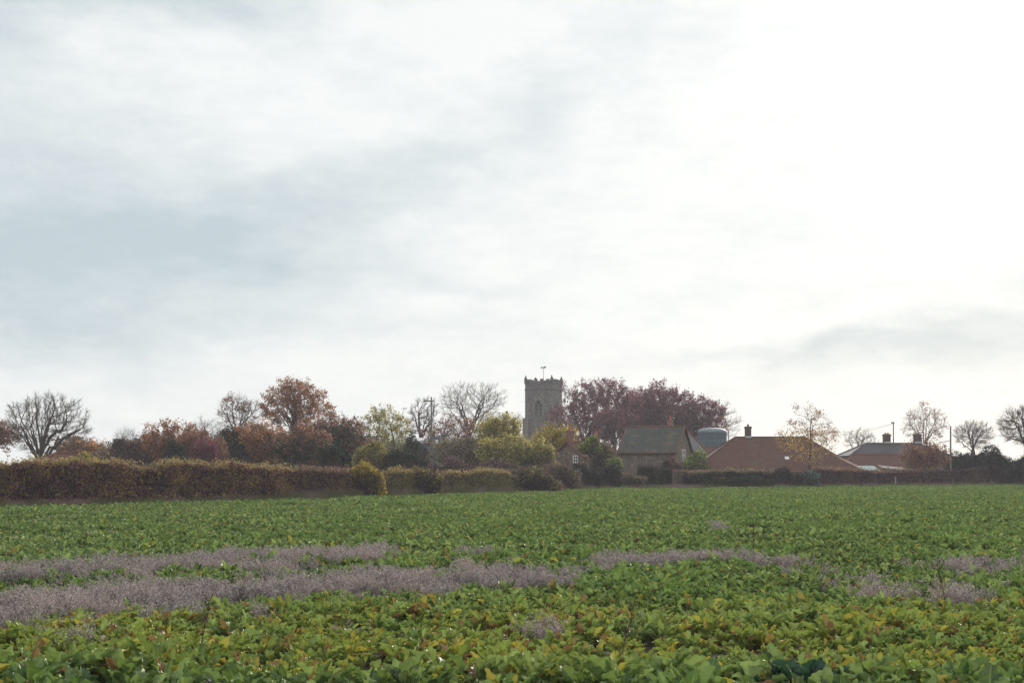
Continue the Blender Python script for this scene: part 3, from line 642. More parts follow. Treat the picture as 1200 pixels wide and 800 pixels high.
make_bush('bramble_thicket', 'tangled brown bramble thicket at the right end of the hedge', edge_d(610)+1.6, 572, 655, 548, 'hedge_olive', .8, seed=3, twigs=3, lsize=.075)
make_bush('bramble_thicket', 'low grey brown thicket in front of the flint cottage gable', edge_d(652)+2.0, 632, 680, 546, 'thicket', .8, seed=4, twigs=2, lsize=.075)

make_hedge('ivy_hedge', 'low straggling ivy growth along the foot of the garden wall', [(806, 556), (840, 553), (870, 555), (908, 552.5)], .5, 'ivy', 260, 7, .075, 'thicket', wob=.35, off_d=.55, sprigs=.4)
# ---- trees, left to right
T = make_tree
T('bare_tree', 'large bare spreading tree with several stems at the far left', 'tree', 120, 40, -6, 116, 453, 546, rb=.55, natt=2000, twig=4, seed=1, twl=.6, limbs=18, rt=.013, fill=.2)
T('brown_tree', 'brown leaved tree cut by the left photo edge', 'tree', 135, -14, -45, 24, 488, 535, leaf='brown', nleaf=4000, natt=350, seed=2)
T('orange_tree', 'low orange leaved tree above the far left house roof', 'tree', 150, 95, 60, 118, 514, 542, leaf='orange', nleaf=4500, natt=350, seed=3, rb=.18)
make_bush('olive_bush', 'olive green bush beside the dark red roof behind the hedge', 88, 76, 112, 531, 'olive', 1., seed=5)
make_bush('conifer_bush', 'small dark pointed shrub left of the pinkish thicket', 130, 127, 146, 520, 'purple_hedge', 1.2, seed=6, lumps=4)
make_bush('grey_thicket', 'grey olive scrub behind the hedge between the orange tree and the pointed shrub', 140, 104, 134, 527, 'thicket', .6, seed=7, twigs=3)
T('bare_sapling', 'thin bare sapling rising over the pinkish thicket', 'tree', 150, 148, 128, 166, 500, 535, bark='bark_pale', natt=260, seed=4, rb=.1, stems=3, rt=.009)
make_bush('pink_thicket', 'pinkish brown thicket left of the ivy clad russet tree', 140, 136, 184, 518, 'hedge_red', 1., seed=8, twigs=2)
T('russet_tree', 'russet tree with dark ivy right of the pink thicket', 'tree', 135, 202, 158, 248, 490, 546, leaf='russet', nleaf=6000, natt=450, seed=5, rb=.22, ivy=2500)
make_bush('holly_bush', 'nearly black evergreen bush below the russet ivy clad tree', 118, 190, 218, 523, 'evergreen', 1., seed=9)
make_bush('crimson_bush', 'crimson purple bush behind the hedge left of the bare pale tree', 125, 222, 256, 516, 'crimson', 1., seed=10)
T('bare_sapling', 'small bare tree leaning behind the crimson bush', 'tree', 150, 252, 218, 262, 485, 530, natt=300, seed=6, rb=.12, rt=.01)
T('bare_tree', 'tall pale bare tree left of the russet oak', 'tree', 155, 277, 249, 307, 458, 515, bark='bark_pale', natt=800, seed=7, rb=.3, limbs=9, twig=3, rt=.011, leaf='brown', nleaf=500)
make_bush('ivy_bush', 'dark ivy clad clump at the foot of the pale bare tree', 138, 252, 290, 504, 'ivy', .8, seed=11, lsize=.1)
make_bush('maroon_bush', 'purple brown bush between the crimson bush and the orange tree line', 128, 205, 262, 510, 'brown', .9, seed=12)
T('oak_tree', 'tallest russet oak with open rounded crown and dark trunk', 'tree', 165, 344, 299, 397, 439, 512, leaf='russet', nleaf=7500, limbs=12, natt=1300, seed=8, rb=.42, twig=2, ivy=1500, lsize=.12, lumps=11, fill=.8)
T('orange_tree', 'orange brown tree in front of the oak on its left side', 'tree', 140, 300, 255, 350, 492, 548, leaf='russet', nleaf=7500, natt=520, seed=9, rb=.2, lowleaf=('orange', 3000, 0, .8))
T('rust_tree', 'rust brown tree below the oak trunk', 'tree', 136, 350, 312, 394, 497, 548, leaf='brown', nleaf=5500, natt=420, seed=10, rb=.2, lowleaf=('ivy', 3500, 0, .6))
T('ivy_tree', 'broad dark green ivy tree with rusty top right of the oak', 'tree', 145, 392, 345, 440, 480, 548, leaf='brown', nleaf=7000, natt=550, seed=11, rb=.25, lowleaf=('ivy', 6500, 0, .7), ivy=2000)
make_bush('dark_bush', 'dark green bush behind the hedge left of the yellow bush', 112, 372, 410, 522, 'ivy', .9, seed=13)
T('olive_tree', 'thin olive yellow tree between ivy tree and forked bare tree', 'tree', 160, 450, 414, 492, 473, 542, bark='bark_pale', leaf='olive', nleaf=4200, natt=450, seed=12, rb=.18, stems=2, rt=.01)
make_bush('ivy_bush', 'dark ivy covered stump left of the first utility pole', 140, 466, 492, 510, 'ivy', 1., seed=14)
make_bush('olive_bush', 'mixed olive bush below the thin olive yellow tree', 125, 415, 470, 521, 'olive', .9, seed=15)
make_bush('dark_bush', 'dark bush behind the willowy bush', 124, 440, 500, 530, 'ivy', .9, seed=16)
T('forked_tree', 'forked bare tree with upright stems just left of the first utility pole', 'tree', 185, 492, 474, 516, 460, 520, bark='bark_red', natt=420, seed=13, rb=.34, stems=1, limbs=7, twig=3, rt=.016, trop=.3)
T('bare_tree', 'big round bare tree right of the first utility pole, left of the tower', 'tree', 185, 547, 508, 600, 441, 514, limbs=11, natt=1600, seed=14, rb=.42, twig=3, twl=.85, lumps=10, fill=.7)
T('brown_tree', 'low brown twiggy tree in front of the big bare tree', 'tree', 170, 528, 496, 570, 486, 540, bark='bark_red', natt=450, leaf='brown', nleaf=3000, seed=15, rb=.2)
T('yellow_tree', 'yellow olive tree left of the church tower', 'tree', 150, 588, 552, 618, 482, 545, leaf='olive', nleaf=6500, natt=450, seed=16, rb=.2, lowleaf=('yellow', 2500, .3, 1))
T('bare_sapling', 'bare twiggy tree touching the left side of the tower', 'tree', 200, 604, 588, 622, 480, 525, natt=260, seed=17, rb=.13, bark='bark_pale', rt=.01)
T('olive_tree', 'grey olive scrub tree under the sagging wires', 'tree', 145, 535, 495, 580, 512, 552, leaf='thicket', nleaf=5000, natt=350, seed=18, rb=.15)
T('olive_tree', 'olive scrub tree below the yellow olive tree', 'tree', 138, 592, 555, 632, 510, 554, leaf='olive', nleaf=5000, natt=350, seed=19, rb=.15)
make_bush('dark_bush', 'dark purple bush behind the olive rough hedge', 122, 500, 560, 537, 'purple_hedge', .8, seed=17)
make_bush('dark_bush', 'dark brown bush behind the right part of the olive hedge', 124, 556, 606, 540, 'purple_hedge', .7, seed=18)
T('yellow_tree', 'yellow leaved tree in front of the church tower base', 'tree', 165, 650, 622, 680, 493, 540, leaf='yellow', nleaf=5500, natt=420, seed=20, rb=.15, bark='bark_green')
T('olive_tree', 'loose olive thicket tree at the foot of the greenish pole', 'tree', 140, 625, 604, 652, 514, 556, leaf='olive', nleaf=5000, natt=300, seed=21, rb=.12, lowleaf=('thicket', 3000, 0, .7))
T('bare_tree', 'bare dark tree growing against the right side of the tower', 'tree', 225, 652, 634, 672, 468, 520, natt=380, seed=22, rb=.22, bark='bark_red', leaf='maroon', nleaf=900)
# copper beeches behind the barns
T('beech_tree', 'broad maroon tree right of the tower, behind the cottage', 'tree', 215, 700, 650, 762, 437, 536, bark='bark_red', leaf='maroon', nleaf=24000, natt=2600, fill=.3, limbs=14, loose=3, seed=23, rb=.5, stems=2, twig=3, lsize=.13, twl=.9, lumps=12)
T('beech_tree', 'maroon tree directly behind the green roofed barn', 'tree', 220, 765, 728, 822, 445, 536, bark='bark_red', leaf='maroon', nleaf=26000, natt=2600, fill=.3, limbs=14, loose=3, seed=24, rb=.45, stems=2, twig=3, lsize=.13, twl=.9, lumps=11)
T('beech_tree', 'smaller maroon tree above the steel silo', 'tree', 222, 818, 784, 858, 459, 530, bark='bark_red', leaf='maroon', nleaf=13000, natt=1600, fill=.3, limbs=9, loose=3, seed=25, rb=.35, twig=3, lsize=.13)
T('bare_tree', 'bare twiggy tree at the right end of the maroon trees', 'tree', 235, 845, 818, 874, 468, 520, natt=520, seed=26, rb=.28, twig=3, bark='bark_red')
T('beech_tree', 'maroon tree filling the dip between the two largest maroon trees', 'tree', 228, 748, 715, 785, 446, 530, bark='bark_red', leaf='maroon', nleaf=11000, natt=1300, seed=44, rb=.35, twig=3, lsize=.13, fill=.3, limbs=8, loose=3)
T('beech_tree', 'low dark maroon tree filling the gap behind the cottage roof', 'tree', 200, 722, 690, 745, 476, 520, bark='bark_red', leaf='maroon', nleaf=3500, natt=500, seed=27, rb=.3, lsize=.12)
for k_, (xa, xb, yt, lf) in enumerate([(112, 160, 524, 'thicket'), (150, 205, 520, 'brown'), (235, 285, 515, 'thicket'), (278, 335, 517, 'brown'), (325, 372, 512, 'thicket'), (362, 425, 508, 'ivy'), (412, 462, 516, 'thicket'), (455, 500, 522, 'ivy'),
        (510, 560, 522, 'thicket'), (550, 600, 516, 'olive'), (592, 645, 519, 'thicket'), (640, 690, 520, 'brown')]):
    names = ['grey brown', 'brown', 'brownish', 'dull brown', 'twiggy brown', 'ivy dark', 'thin grey', 'dark green', 'dull twiggy', 'olive toned', 'brown grey', 'rusty brown']
    wh = ['behind the pointed shrub', 'behind the pink thicket', 'below the pale bare tree', 'behind the orange brown tree', 'behind the oak trunk', 'behind the broad ivy tree', 'behind the thin olive yellow tree', 'left of the first utility pole',
          'below the big bare tree', 'behind the yellow olive tree', 'at the left foot of the church tower', 'between the church tower and the cottage'][k_]
    make_bush('scrub_bush', names[k_]+' scrub '+wh, 172+k_ % 3*3, xa-6, xb+6, yt-5, lf, .55, seed=60+k_, lsize=.11, twigs=2)
# right side
T('apple_tree', 'small tree with yellow lower leaves in front of the big tiled roof', 'tree', edge_d(950)+3.5, 951, 904, 990, 472, 546, bark='bark_green', leaf='brown', nleaf=750, natt=420, seed=28, rb=.13, twig=2, rt=.0075, lowleaf=('gold', 1700, .02, .60), lsize=.085, twl=.55, leafband=(.4, 1))
T('bare_bush', 'bare twiggy trees between the tiled roof and the slate house', 'tree', 230, 1002, 984, 1032, 498, 538, natt=500, seed=29, rb=.22, limbs=7, bark='bark_pale', rt=.012)
T('bare_tree', 'pale bare tree behind the chimneys of the slate house', 'tree', 205, 1083, 1053, 1114, 468, 528, bark='bark_pale', leaf='brown', nleaf=800, natt=900, seed=30, rb=.3, limbs=9, twig=3, rt=.011, fill=.3)
T('bare_tree', 'small round bare tree between the last pole and the right edge tree', 'tree', 175, 1138, 1113, 1168, 491, 530, natt=750, seed=31, rb=.24, limbs=8, twig=4, rt=.011, fill=.3)
T('bare_tree', 'bare tree cut by the right photo edge', 'tree', 150, 1203, 1164, 1240, 470, 528, natt=900, seed=32, rb=.3, limbs=9, twig=4, fill=.3)
T('plum_tree', 'dark purple brown tree in front of the slate house, left of the last pole', 'tree', 158, 1088, 1052, 1116, 519, 556, leaf='brown', nleaf=4200, natt=420, seed=33, rb=.15, bark='bark_red', lsize=.1)
make_bush('dark_bush', 'dark evergreen bush right of the last pole', 163, 1108, 1150, 531, 'evergreen', 1., seed=19)
make_bush('yew_bush', 'largest dark rounded evergreen beneath the right hand bare trees', 160, 1138, 1187, 525, 'evergreen', 1., seed=20)
make_bush('dark_bush', 'dark evergreen cut by the right photo edge', 162, 1180, 1225, 536, 'evergreen', 1., seed=21)
make_bush('garden_bush', 'yellow green bush beneath the barn window', 146, 800, 832, 531, 'limegreen', .5, seed=22, twigs=2)
make_bush('garden_bush', 'reddish twiggy bush at the barn front wall', 146, 778, 800, 540, 'hedge_red', .5, seed=23, twigs=2)
make_bush('topiary_bush', 'bright green round topped shrub in front of the cottage roof', 139, 679, 705, 516, 'limegreen', 1.1, seed=24, ybot=532, lumps=3)
make_bush('tall_shrub', 'tall mixed olive shrub right of the bright round topped shrub', 139.5, 690, 724, 523, 'thicket', .9, seed=25)
make_bush('garden_bush', 'yellow green bush beside the right end of the cottage', 138, 712, 729, 534, 'limegreen', .8, seed=26)
make_bush('evergreen_bush', 'black green evergreen clump at the field edge below the cottage window', edge_d(690)+2.2, 667, 702, 544, 'evergreen', 1.1, seed=27)
make_bush('evergreen_bush', 'dark evergreen clump at the field edge below the tall shrub', edge_d(712)+1.8, 695, 727, 547, 'evergreen', 1.1, seed=28)
make_bush('weedy_bush', 'grey green weedy clump at the field edge right of the evergreen clumps', edge_d(738)+1.2, 722, 756, 558, 'thicket', .9, seed=29)
make_bush('clipped_bush', 'dark flat topped clipped bush in front of the barn', 141, 747, 774, 546, 'clipped', 1.3, seed=30, boxy=.7, depth=1.2)
make_bush('clipped_bush', 'lighter clipped bush at the left end of the garden wall', 139, 765, 796, 549, 'clipped', 1.3, seed=31, boxy=.6, depth=1.2)
make_bush('clipped_bush', 'small dark bush against the barn wall above the clipped bushes', 146, 773, 787, 543, 'evergreen', 1., seed=32, lumps=4)
make_bush('ivy_bush', 'low green weeds at the foot of the garden wall', edge_d(840)+.8, 790, 905, 560, 'ivy', .5, seed=33, depth=.7)
make_bush('ivy_bush', 'dark ivy mound covering the garden wall left of the blue green bush', edge_d(915)+1.3, 893, 938, 549, 'evergreen', .9, seed=34, depth=.9)
make_bush('blue_bush', 'blue green rounded bush at the foot of the small yellow leaved tree', edge_d(940)+.8, 923, 960, 553, 'blueleaf', 1., seed=35, depth=1.)
make_hedge('garden_hedge', 'dark red brown hedge in front of the low sheds', [(955, 551), (1000, 553), (1060, 553.5), (1098, 552.5)], 1.2, 'purple_hedge', 260, 4, .085, 'hedge_red', wob=.15, off_d=.6, sprigs=.4)
make_hedge('garden_hedge', 'dark hedge at the right end of the field behind the fence posts', [(1098, 551), (1125, 550), (1150, 547), (1185, 546), (1215, 549), (1300, 550)], 1.5, 'purple_hedge', 230, 5, .09, None, wob=.4, off_d=.6, sprigs=.5)

for k_, (xa, xb, yt) in enumerate([(797, 822, 553), (818, 850, 556), (846, 880, 552.5), (873, 900, 554)]):
    make_bush('ivy_bush', ['leftmost of four ivy mounds on the garden wall', 'second of four ivy mounds on the garden wall, low and dull', 'third of four ivy mounds on the garden wall, reaching the coping', 'rightmost of four ivy mounds on the garden wall'][k_], edge_d((xa+xb)/2)+1.35, xa, xb, yt, ('ivy', 'thicket', 'ivy', 'evergreen')[k_], .7, seed=90+k_, depth=.5, twigs=.5)
# ------------------------------------------------------------------ buildings
def box(x0, x1, y0, y1, z0, z1):
    v = [(x, y, z) for z in (z0, z1) for x, y in ((x0, y0), (x1, y0), (x1, y1), (x0, y1))]
    return v, [(0, 3, 2, 1), (4, 5, 6, 7), (0, 1, 5, 4), (1, 2, 6, 5), (2, 3, 7, 6), (3, 0, 4, 7)]
def join(parts):
    V, F = [], []
    for v, f in parts:
        o = len(V); V += list(v); F += [tuple(i+o for i in q) for q in f]
    return V, F
def cyl(x, y, z0, z1, r0, r1=None, n=12):
    r1 = r0 if r1 is None else r1; V = []
    for z, r_ in ((z0, r0), (z1, r1)): V += [(x+r_*math.cos(2*math.pi*i/n), y+r_*math.sin(2*math.pi*i/n), z) for i in range(n)]
    return V, [(i, (i+1) % n, n+(i+1) % n, n+i) for i in range(n)]+[tuple(range(n))[::-1], tuple(range(n, 2*n))]
def bar(p, q, r_, n=6):
    V, F = tubes([p], [q], [r_], [r_], n); return [tuple(v) for v in V], [tuple(f) for f in F]
def slab(quad, th):
    """roof plane with thickness (polygon given counter-clockwise from above)"""
    a, b, c = (np.array(q, float) for q in quad[:3]); n = np.cross(b-a, c-a); n /= np.linalg.norm(n)
    k = len(quad); V = [tuple(np.array(q)+n*th) for q in quad]+[tuple(q) for q in quad]
    return V, [tuple(range(k)), tuple(range(2*k-1, k-1, -1))]+[(i, i+k, (i+1) % k+k, (i+1) % k) for i in range(k)]
def chimney(root, x, y, z0, z1, w, dp, pots=1, mat='brick', potmat='terracotta', poth=.35, flash=False):
    v = join([box(x-w/2, x+w/2, y-dp/2, y+dp/2, z0, z1-.22), box(x-w/2-.06, x+w/2+.06, y-dp/2-.06, y+dp/2+.06, z1-.22, z1-.08), box(x-w/2-.02, x+w/2+.02, y-dp/2-.02, y+dp/2+.02, z1-.08, z1)])
    c = obj('chimney', *v, M[mat], root)
    for k in range(pots):
        xx = x+(k-(pots-1)/2)*.32; obj('chimney_pot', *join([cyl(xx, y, z1, z1+poth, .13, .10), cyl(xx, y, z1+poth, z1+poth+.05, .13)]), M[potmat], c)
    if flash: obj('flashing', *box(x-w/2-.03, x+w/2+.03, y-dp/2-.03, y-dp/2-.003, z0+.35, z0+.55), M['lead'], c)
    return c
def window(root, o, ux, uy, w, h, panes=2, mat='white'):
    """o = lower left outer corner, ux = along unit, uy = outward unit"""
    o = np.array(o, float); ux = np.array(ux, float); uy = np.array(uy, float); uz = np.array([0, 0, 1.])
    def bx(a0, a1, z0, z1, d0, d1):
        V = [tuple(o+ux*a+uz*z+uy*d_) for z in (z0, z1) for a, d_ in ((a0, d1), (a1, d1), (a1, d0), (a0, d0))]
        return V, [(0, 3, 2, 1), (4, 5, 6, 7), (0, 1, 5, 4), (1, 2, 6, 5), (2, 3, 7, 6), (3, 0, 4, 7)]
    t_ = .09; fr = [bx(0, w, 0, t_, .01, .07), bx(0, w, h-t_, h, .01, .07), bx(0, t_, t_, h-t_, .01, .07), bx(w-t_, w, t_, h-t_, .01, .07)]
    for k in range(1, panes): fr.append(bx(w*k/panes-.035, w*k/panes+.035, t_, h-t_, .012, .065))
    fr.append(bx(t_, w-t_, h*.5-.03, h*.5+.03, .014, .06))
    f_ = obj('window', *join(fr), M[mat], root); obj('pane', *bx(t_, w-t_, t_, h-t_, .004, .03), M['glass'], f_); obj('sill', *bx(-.06, w+.06, -.08, -.003, .005, .13), M['ashlar'], f_)
    return f_
def gable_house(name, label, cat, loc, rz_, L, W, he, hr, wall, roof, hipL=0., hipR=0., over=.25, verge='redridge', ridge='redridge'):
    """origin at front left ground corner; ridge along x; hips at the ends if given"""
    root = empty(name, loc, rz_); tag(root, label, cat)
    h = W/2; pv = [(0, 0, 0), (L, 0, 0), (L, W, 0), (0, W, 0), (0, 0, he), (L, 0, he), (L, W, he), (0, W, he)]; F = [(0, 1, 5, 4), (2, 3, 7, 6)]
    gl = hipL == 0; gr = hipR == 0
    if gl: pv.append((0, h, hr-.05)); F.append((3, 0, 4, len(pv)-1, 7))
    else: F.append((3, 0, 4, 7))
    if gr: pv.append((L, h, hr-.05)); F.append((1, 2, 6, len(pv)-1, 5))
    else: F.append((1, 2, 6, 5))
    obj('wall', pv, F, M[wall], root)
    sl = (hr-he)/h; e = over; ze = he-e*sl+.03; xl = -e if hipL else -.12; xr = L+e if hipR else L+.12; rl = hipL if hipL else -.12; rr = L-hipR if hipR else L+.12; hr_ = hr+.03
    pl = [slab([(xl, -e, ze), (xr, -e, ze), (rr, h, hr_), (rl, h, hr_)], .09), slab([(xr, W+e, ze), (xl, W+e, ze), (rl, h, hr_), (rr, h, hr_)], .09)]
    if hipL: pl.append(slab([(xl, W+e, ze), (xl, -e, ze), (rl, h, hr_)], .09))
    if hipR: pl.append(slab([(xr, -e, ze), (xr, W+e, ze), (rr, h, hr_)], .09))
    rf = obj('roof', *join(pl), M[roof], root)
    rd = [bar((rl, h, hr_+.10), (rr, h, hr_+.10), .11)]
    if hipL: rd += [bar((rl, h, hr_+.1), (xl, -e, ze+.1), .1), bar((rl, h, hr_+.1), (xl, W+e, ze+.1), .1)]
    if hipR: rd += [bar((rr, h, hr_+.1), (xr, -e, ze+.1), .1), bar((rr, h, hr_+.1), (xr, W+e, ze+.1), .1)]
    obj('ridge_tiles', *join(rd), M[ridge], rf)
    vb = [bar((xl, -e-.05, ze-.02), (xr, -e-.05, ze-.02), .07)]
    for on, x in ((gl, -.17), (gr, L+.17)):
        if on: vb += [bar((x, -e, ze), (x, h, hr_+.02), .09), bar((x, W+e, ze), (x, h, hr_+.02), .09)]
    obj('bargeboard', *join(vb), M[verge], rf)
    return root, rf

# ------------------------------------------------------------------ autumn air
hb = obj('haze', *box(-330, 330, -30, 420, -1, 30), bpy.data.materials.new('haze')); hm_ = hb.data.materials[0]; hm_.use_nodes = True; ht = hm_.node_tree; ht.nodes.clear()
ho = nd(ht, 'ShaderNodeOutputMaterial'); hv = nd(ht, 'ShaderNodeVolumePrincipled'); hv.inputs['Density'].default_value = .00038; hv.inputs['Color'].default_value = (.9, .92, 1, 1)
ht.links.new(hv.outputs[0], ho.inputs['Volume']); tag(hb, kind='stuff')

# church tower
d = 263; th = R(22); Wt = 31/FPX*d/math.cos(th)*1.01
root = empty('church_tower', (wx(615.3, d), d, 0), -0); root.rotation_euler = (0, 0, R(1.0)-0)
# right end nearer would hide the right face: the tower is turned so its right face shows
root.rotation_euler = (0, 0, -th*1.0); zt = wz(449.5, d); zs = wz(457.5, d)
tag(root, 'square flint church tower with battlements rising above the trees', 'church tower')
obj('wall', *box(0, Wt, 0, Wt, 0, zt), M['church'], root)
e = .09; bh_q = wz(490, d)+.1
obj('string_course', *join([box(-e, Wt+e, -e, Wt+e, zs, zs+.2), box(-e, Wt+e, -e, Wt+e, zt-.06, zt+.10)]), M['darkstone'], root)
par = []; n = 9; step_ = Wt/n
for s_ in range(n):
    if s_ % 2 == 1:
        a, b_ = s_*step_, (s_+1)*step_
        hh = .78 if s_ in (3, 5) else .72
        par += [box(a, b_, .002, .32, zt+.1, zt+.1+hh), box(a, b_, Wt-.32, Wt-.002, zt+.1, zt+.1+hh), box(.002, .32, a, b_, zt+.1, zt+.1+hh), box(Wt-.32, Wt-.002, a, b_, zt+.1, zt+.1+hh)]
par += [box(.34, Wt-.34, .02, .3, zt+.1, zt+.32), box(.34, Wt-.34, Wt-.3, Wt-.02, zt+.1, zt+.32), box(.02, .3, .34, Wt-.34, zt+.1, zt+.32), box(Wt-.3, Wt-.02, .34, Wt-.34, zt+.1, zt+.32)]
obj('battlements', *join(par), M['church'], root)
for x, y in ((.1, .1), (Wt-.1, .1), (.1, Wt-.1), (Wt-.1, Wt-.1)):
    obj('pinnacle', *join([box(x-.22, x+.22, y-.22, y+.22, zt+.1, zt+1.0), cyl(x, y, zt+1.0, zt+1.55, .22, .05, 8)]), M['darkstone'], root)
obj('pinnacle', *join([box(Wt*.38-.18, Wt*.38+.18, -.03, .33, zt+.6, zt+.95), cyl(Wt*.38, .15, zt+.95, zt+1.15, .16, .05, 8)]), M['darkstone'], root)
obj('quoins', *join([box(x_-.012 if x_ == 0 else x_-.4, x_+.4 if x_ == 0 else x_+.012, -.012, .35, z_, z_+.28) for x_ in (0, Wt) for z_ in np.arange(bh_q, zs-.3, .62)]), M['ashlar'], root)
def buttress(x0, x1, y0, y1, h1, h2):
    return [box(x0, x1, y0, y1, 0, h1)]
bt = []
bh = wz(490, d)
for x0, x1, y0, y1 in ((-.45, 0, .05, .8), (.05, .8, -.45, 0), (Wt-.8, Wt-.05, -.45, 0), (Wt, Wt+.45, .05, .8), (Wt, Wt+.45, Wt-.8, Wt-.05)):
    bt.append(box(x0, x1, y0, y1, 0, bh))
obj('buttress', *join(bt), M['ashlar'], root)
# belfry window: pointed arch outline with tracery
def arch_pts(cx, z0, w, h, n=10):
    """pointed arch outline from lower left round to lower right"""
    hs = h-w*.87; P = [(cx-w/2, z0), (cx-w/2, z0+hs)]
    for k in range(1, n+1): a = R(180-60*k/n); P.append((cx+w/2+w*math.cos(a), z0+hs+w*math.sin(a)))
    for k in range(n-1, -1, -1): a = R(60*k/n); P.append((cx-w/2+w*math.cos(a), z0+hs+w*math.sin(a)))
    P.append((cx+w/2, z0)); return P
def belfry(face):
    cxw = Wt*.50; ww = 1.55; z0 = wz(489, d); hw = wz(467.5, d)-z0
    tf = (lambda a, dpt, z: (a, -dpt, z)) if face == 0 else (lambda a, dpt, z: (Wt+dpt, a, z))
    A = arch_pts(cxw, z0, ww, hw); B = arch_pts(cxw, z0-.05, ww+.5, hw+.42); n_ = len(A); V = []; F = []
    for P, dp_ in ((A, .01), (A, .09), (B, .09), (B, .01)): V += [tf(a, dp_, z) for a, z in P]
    for r_ in range(3):
        for i in range(n_-1): F.append((r_*n_+i, r_*n_+i+1, (r_+1)*n_+i+1, (r_+1)*n_+i))
    wdw = obj('belfry_window', V, F, M['ashlar'], root)
    obj('opening', [tf(a, .012, z) for a, z in A], [tuple(range(n_))], M['ashlar' if False else 'darkstone'], wdw)
    def q(a0, a1, z0_, z1_, dd=.05): return ([tf(a0, .014, z0_), tf(a1, .014, z0_), tf(a1, .014, z1_), tf(a0, .014, z1_), tf(a0, dd, z0_), tf(a1, dd, z0_), tf(a1, dd, z1_), tf(a0, dd, z1_)],
                                            [(4, 5, 6, 7), (0, 4, 7, 3), (1, 2, 6, 5), (3, 7, 6, 2), (0, 1, 5, 4)])
    def dia(a, z, s1, s2): return ([tf(a-s1, .055, z), tf(a, .055, z-s2), tf(a+s1, .055, z), tf(a, .055, z+s2)], [(0, 1, 2, 3)])
    obj('tracery', *join([q(cxw-.07, cxw+.07, z0, z0+hw*.62), q(cxw-ww/2, cxw+ww/2, z0, z0+.1), q(cxw-ww/2, cxw+ww/2, z0+hw*.3, z0+hw*.3+.08)]), M['ashlar'], wdw)
    obj('louvre', *join([dia(cxw, z0+hw*.8, .3, .36), dia(cxw-.38, z0+hw*.62, .2, .25), dia(cxw+.38, z0+hw*.62, .2, .25), dia(cxw-.38, z0+hw*.42, .2, .3), dia(cxw+.38, z0+hw*.42, .2, .3)]), M['void'], wdw)
belfry(0); belfry(1)
wv = empty('weathervane', (wx(637, d+2.5), d+2.5, zt)); tag(wv, 'thin weathervane above the church tower battlements', 'weathervane')
ph = wz(430, d)-zt
obj('pole', *bar((0, 0, 0), (0, 0, ph), .05), M['post_pale'], wv)
obj('vane', *join([box(-.42, .1, -.02, .02, ph+.0, ph+.16), box(.02, .45, -.02, .02, ph+.02, ph+.3), box(-.5, -.35, -.02, .02, ph-.06, ph+.26), bar((-.4, 0, ph-.25), (.4, 0, ph-.25), .02)]), M['post_dark'], wv)

# flint cottage
root, rf = gable_house('flint_cottage', 'flint cottage with red tiled roof and brick chimney at the gable', 'cottage', (wx(685, 150), 150, 0), R(40), 6.3, 5.2, wz(535, 150), wz(518.5, 152), 'flint', 'pantile', hipR=1.9)
hr_ = wz(518.5, 152)
c_ = chimney(root, .28, 2.6, hr_-.9, wz(504, 152), .6, .55, 1, poth=.55, flash=True)
chimney(root, 4.4, 2.9, hr_-.5, wz(509, 152), .45, .45, 1, poth=.5)
window(root, (0, 1.75, wz(542, 150)), (0, -1, 0), (-1, 0, 0), .75, .8)
obj('quoins', *join([box(-.03, .22, -.03, -.002, 0, wz(536, 150)-.1)]), M['brick'], root)

# barn with green slates
he, hr_ = wz(528.5, 150), wz(500.5, 152.5); th = R(-21); L = 6.2; W = 6.7
fr = np.array([wx(792, 150), 150]); fl = fr-np.array([math.cos(th), math.sin(th)])*L
root, rf = gable_house('flint_barn', 'flint barn with steep dark green slate roof and white gable window', 'barn', (fl[0], fl[1], 0), th, L, W, he, hr_, 'flint', 'greentile')
obj('quoins', *join([box(L-.45, L+.02, -.02, -.002, 0, he-.25), box(L+.002, L+.02, -.02, .45, 0, he-.25), box(L+.002, L+.02, W-.45, W, 0, he-.25), box(0, L-.45, -.03, -.002, he-.3, he-.08)]), M['brick'], root)
window(root, (L, 2.55, wz(540, 150)), (0, 1, 0), (1, 0, 0), 1.5, 1.25, 3)
chimney(root, 4.5, W*.5+.9, hr_-.9, wz(491.5, 153), .5, .5, 1, poth=.4)
# patch of orange lichen tiles low on the left of the roof
# outbuildings behind the barn
gable_house('slate_outbuilding', 'outbuilding with pale grey slate roof against the right end of the barn', 'outbuilding', (wx(786, 161), 161, 0), R(-4), 3.95, 4.6, wz(529, 161), wz(507, 163), 'flint', 'slate_pale', hipL=1.8, hipR=1.9)
gable_house('brick_shed', 'low brick shed in front of the steel silo', 'shed', (wx(815, 172), 172, 0), R(-3), 3.6, 3.5, wz(535, 172), wz(525, 173.5), 'brickwall', 'browntile')
# silo
d = 188; r_ = (851-818)/2/FPX*d; cx = wx(834.5, d); zs = wz(505.5, d)
root = empty('steel_silo', (cx, d, 0)); tag(root, 'blue grey cylindrical steel silo with pale domed lid', 'silo')
rib_ = [cyl(0, 0, 0, zs, r_, n=40)]; obj('tank', *join(rib_), M['metal_blue'], root)
obj('band', *join([cyl(0, 0, z_, z_+.08, r_+.03, n=40) for z_ in np.arange(1, zs-.2, 1.15)]+[cyl(0, 0, zs-.16, zs-.02, r_+.05, n=40)]), M['metal_pale'], root)
obj('upright', *join([box(r_*math.cos(a)-.06, r_*math.cos(a)+.06, r_*math.sin(a)-.06, r_*math.sin(a)+.06, 0, zs-.2) for a in np.arange(0, 6.28, .35)]), M['metal_blue'], root)
V = []; F = []; nn = 40; prof = [(1.04, 0), (1.0, .18), (.86, .40), (.6, .56), (.3, .63), (.02, .65)]
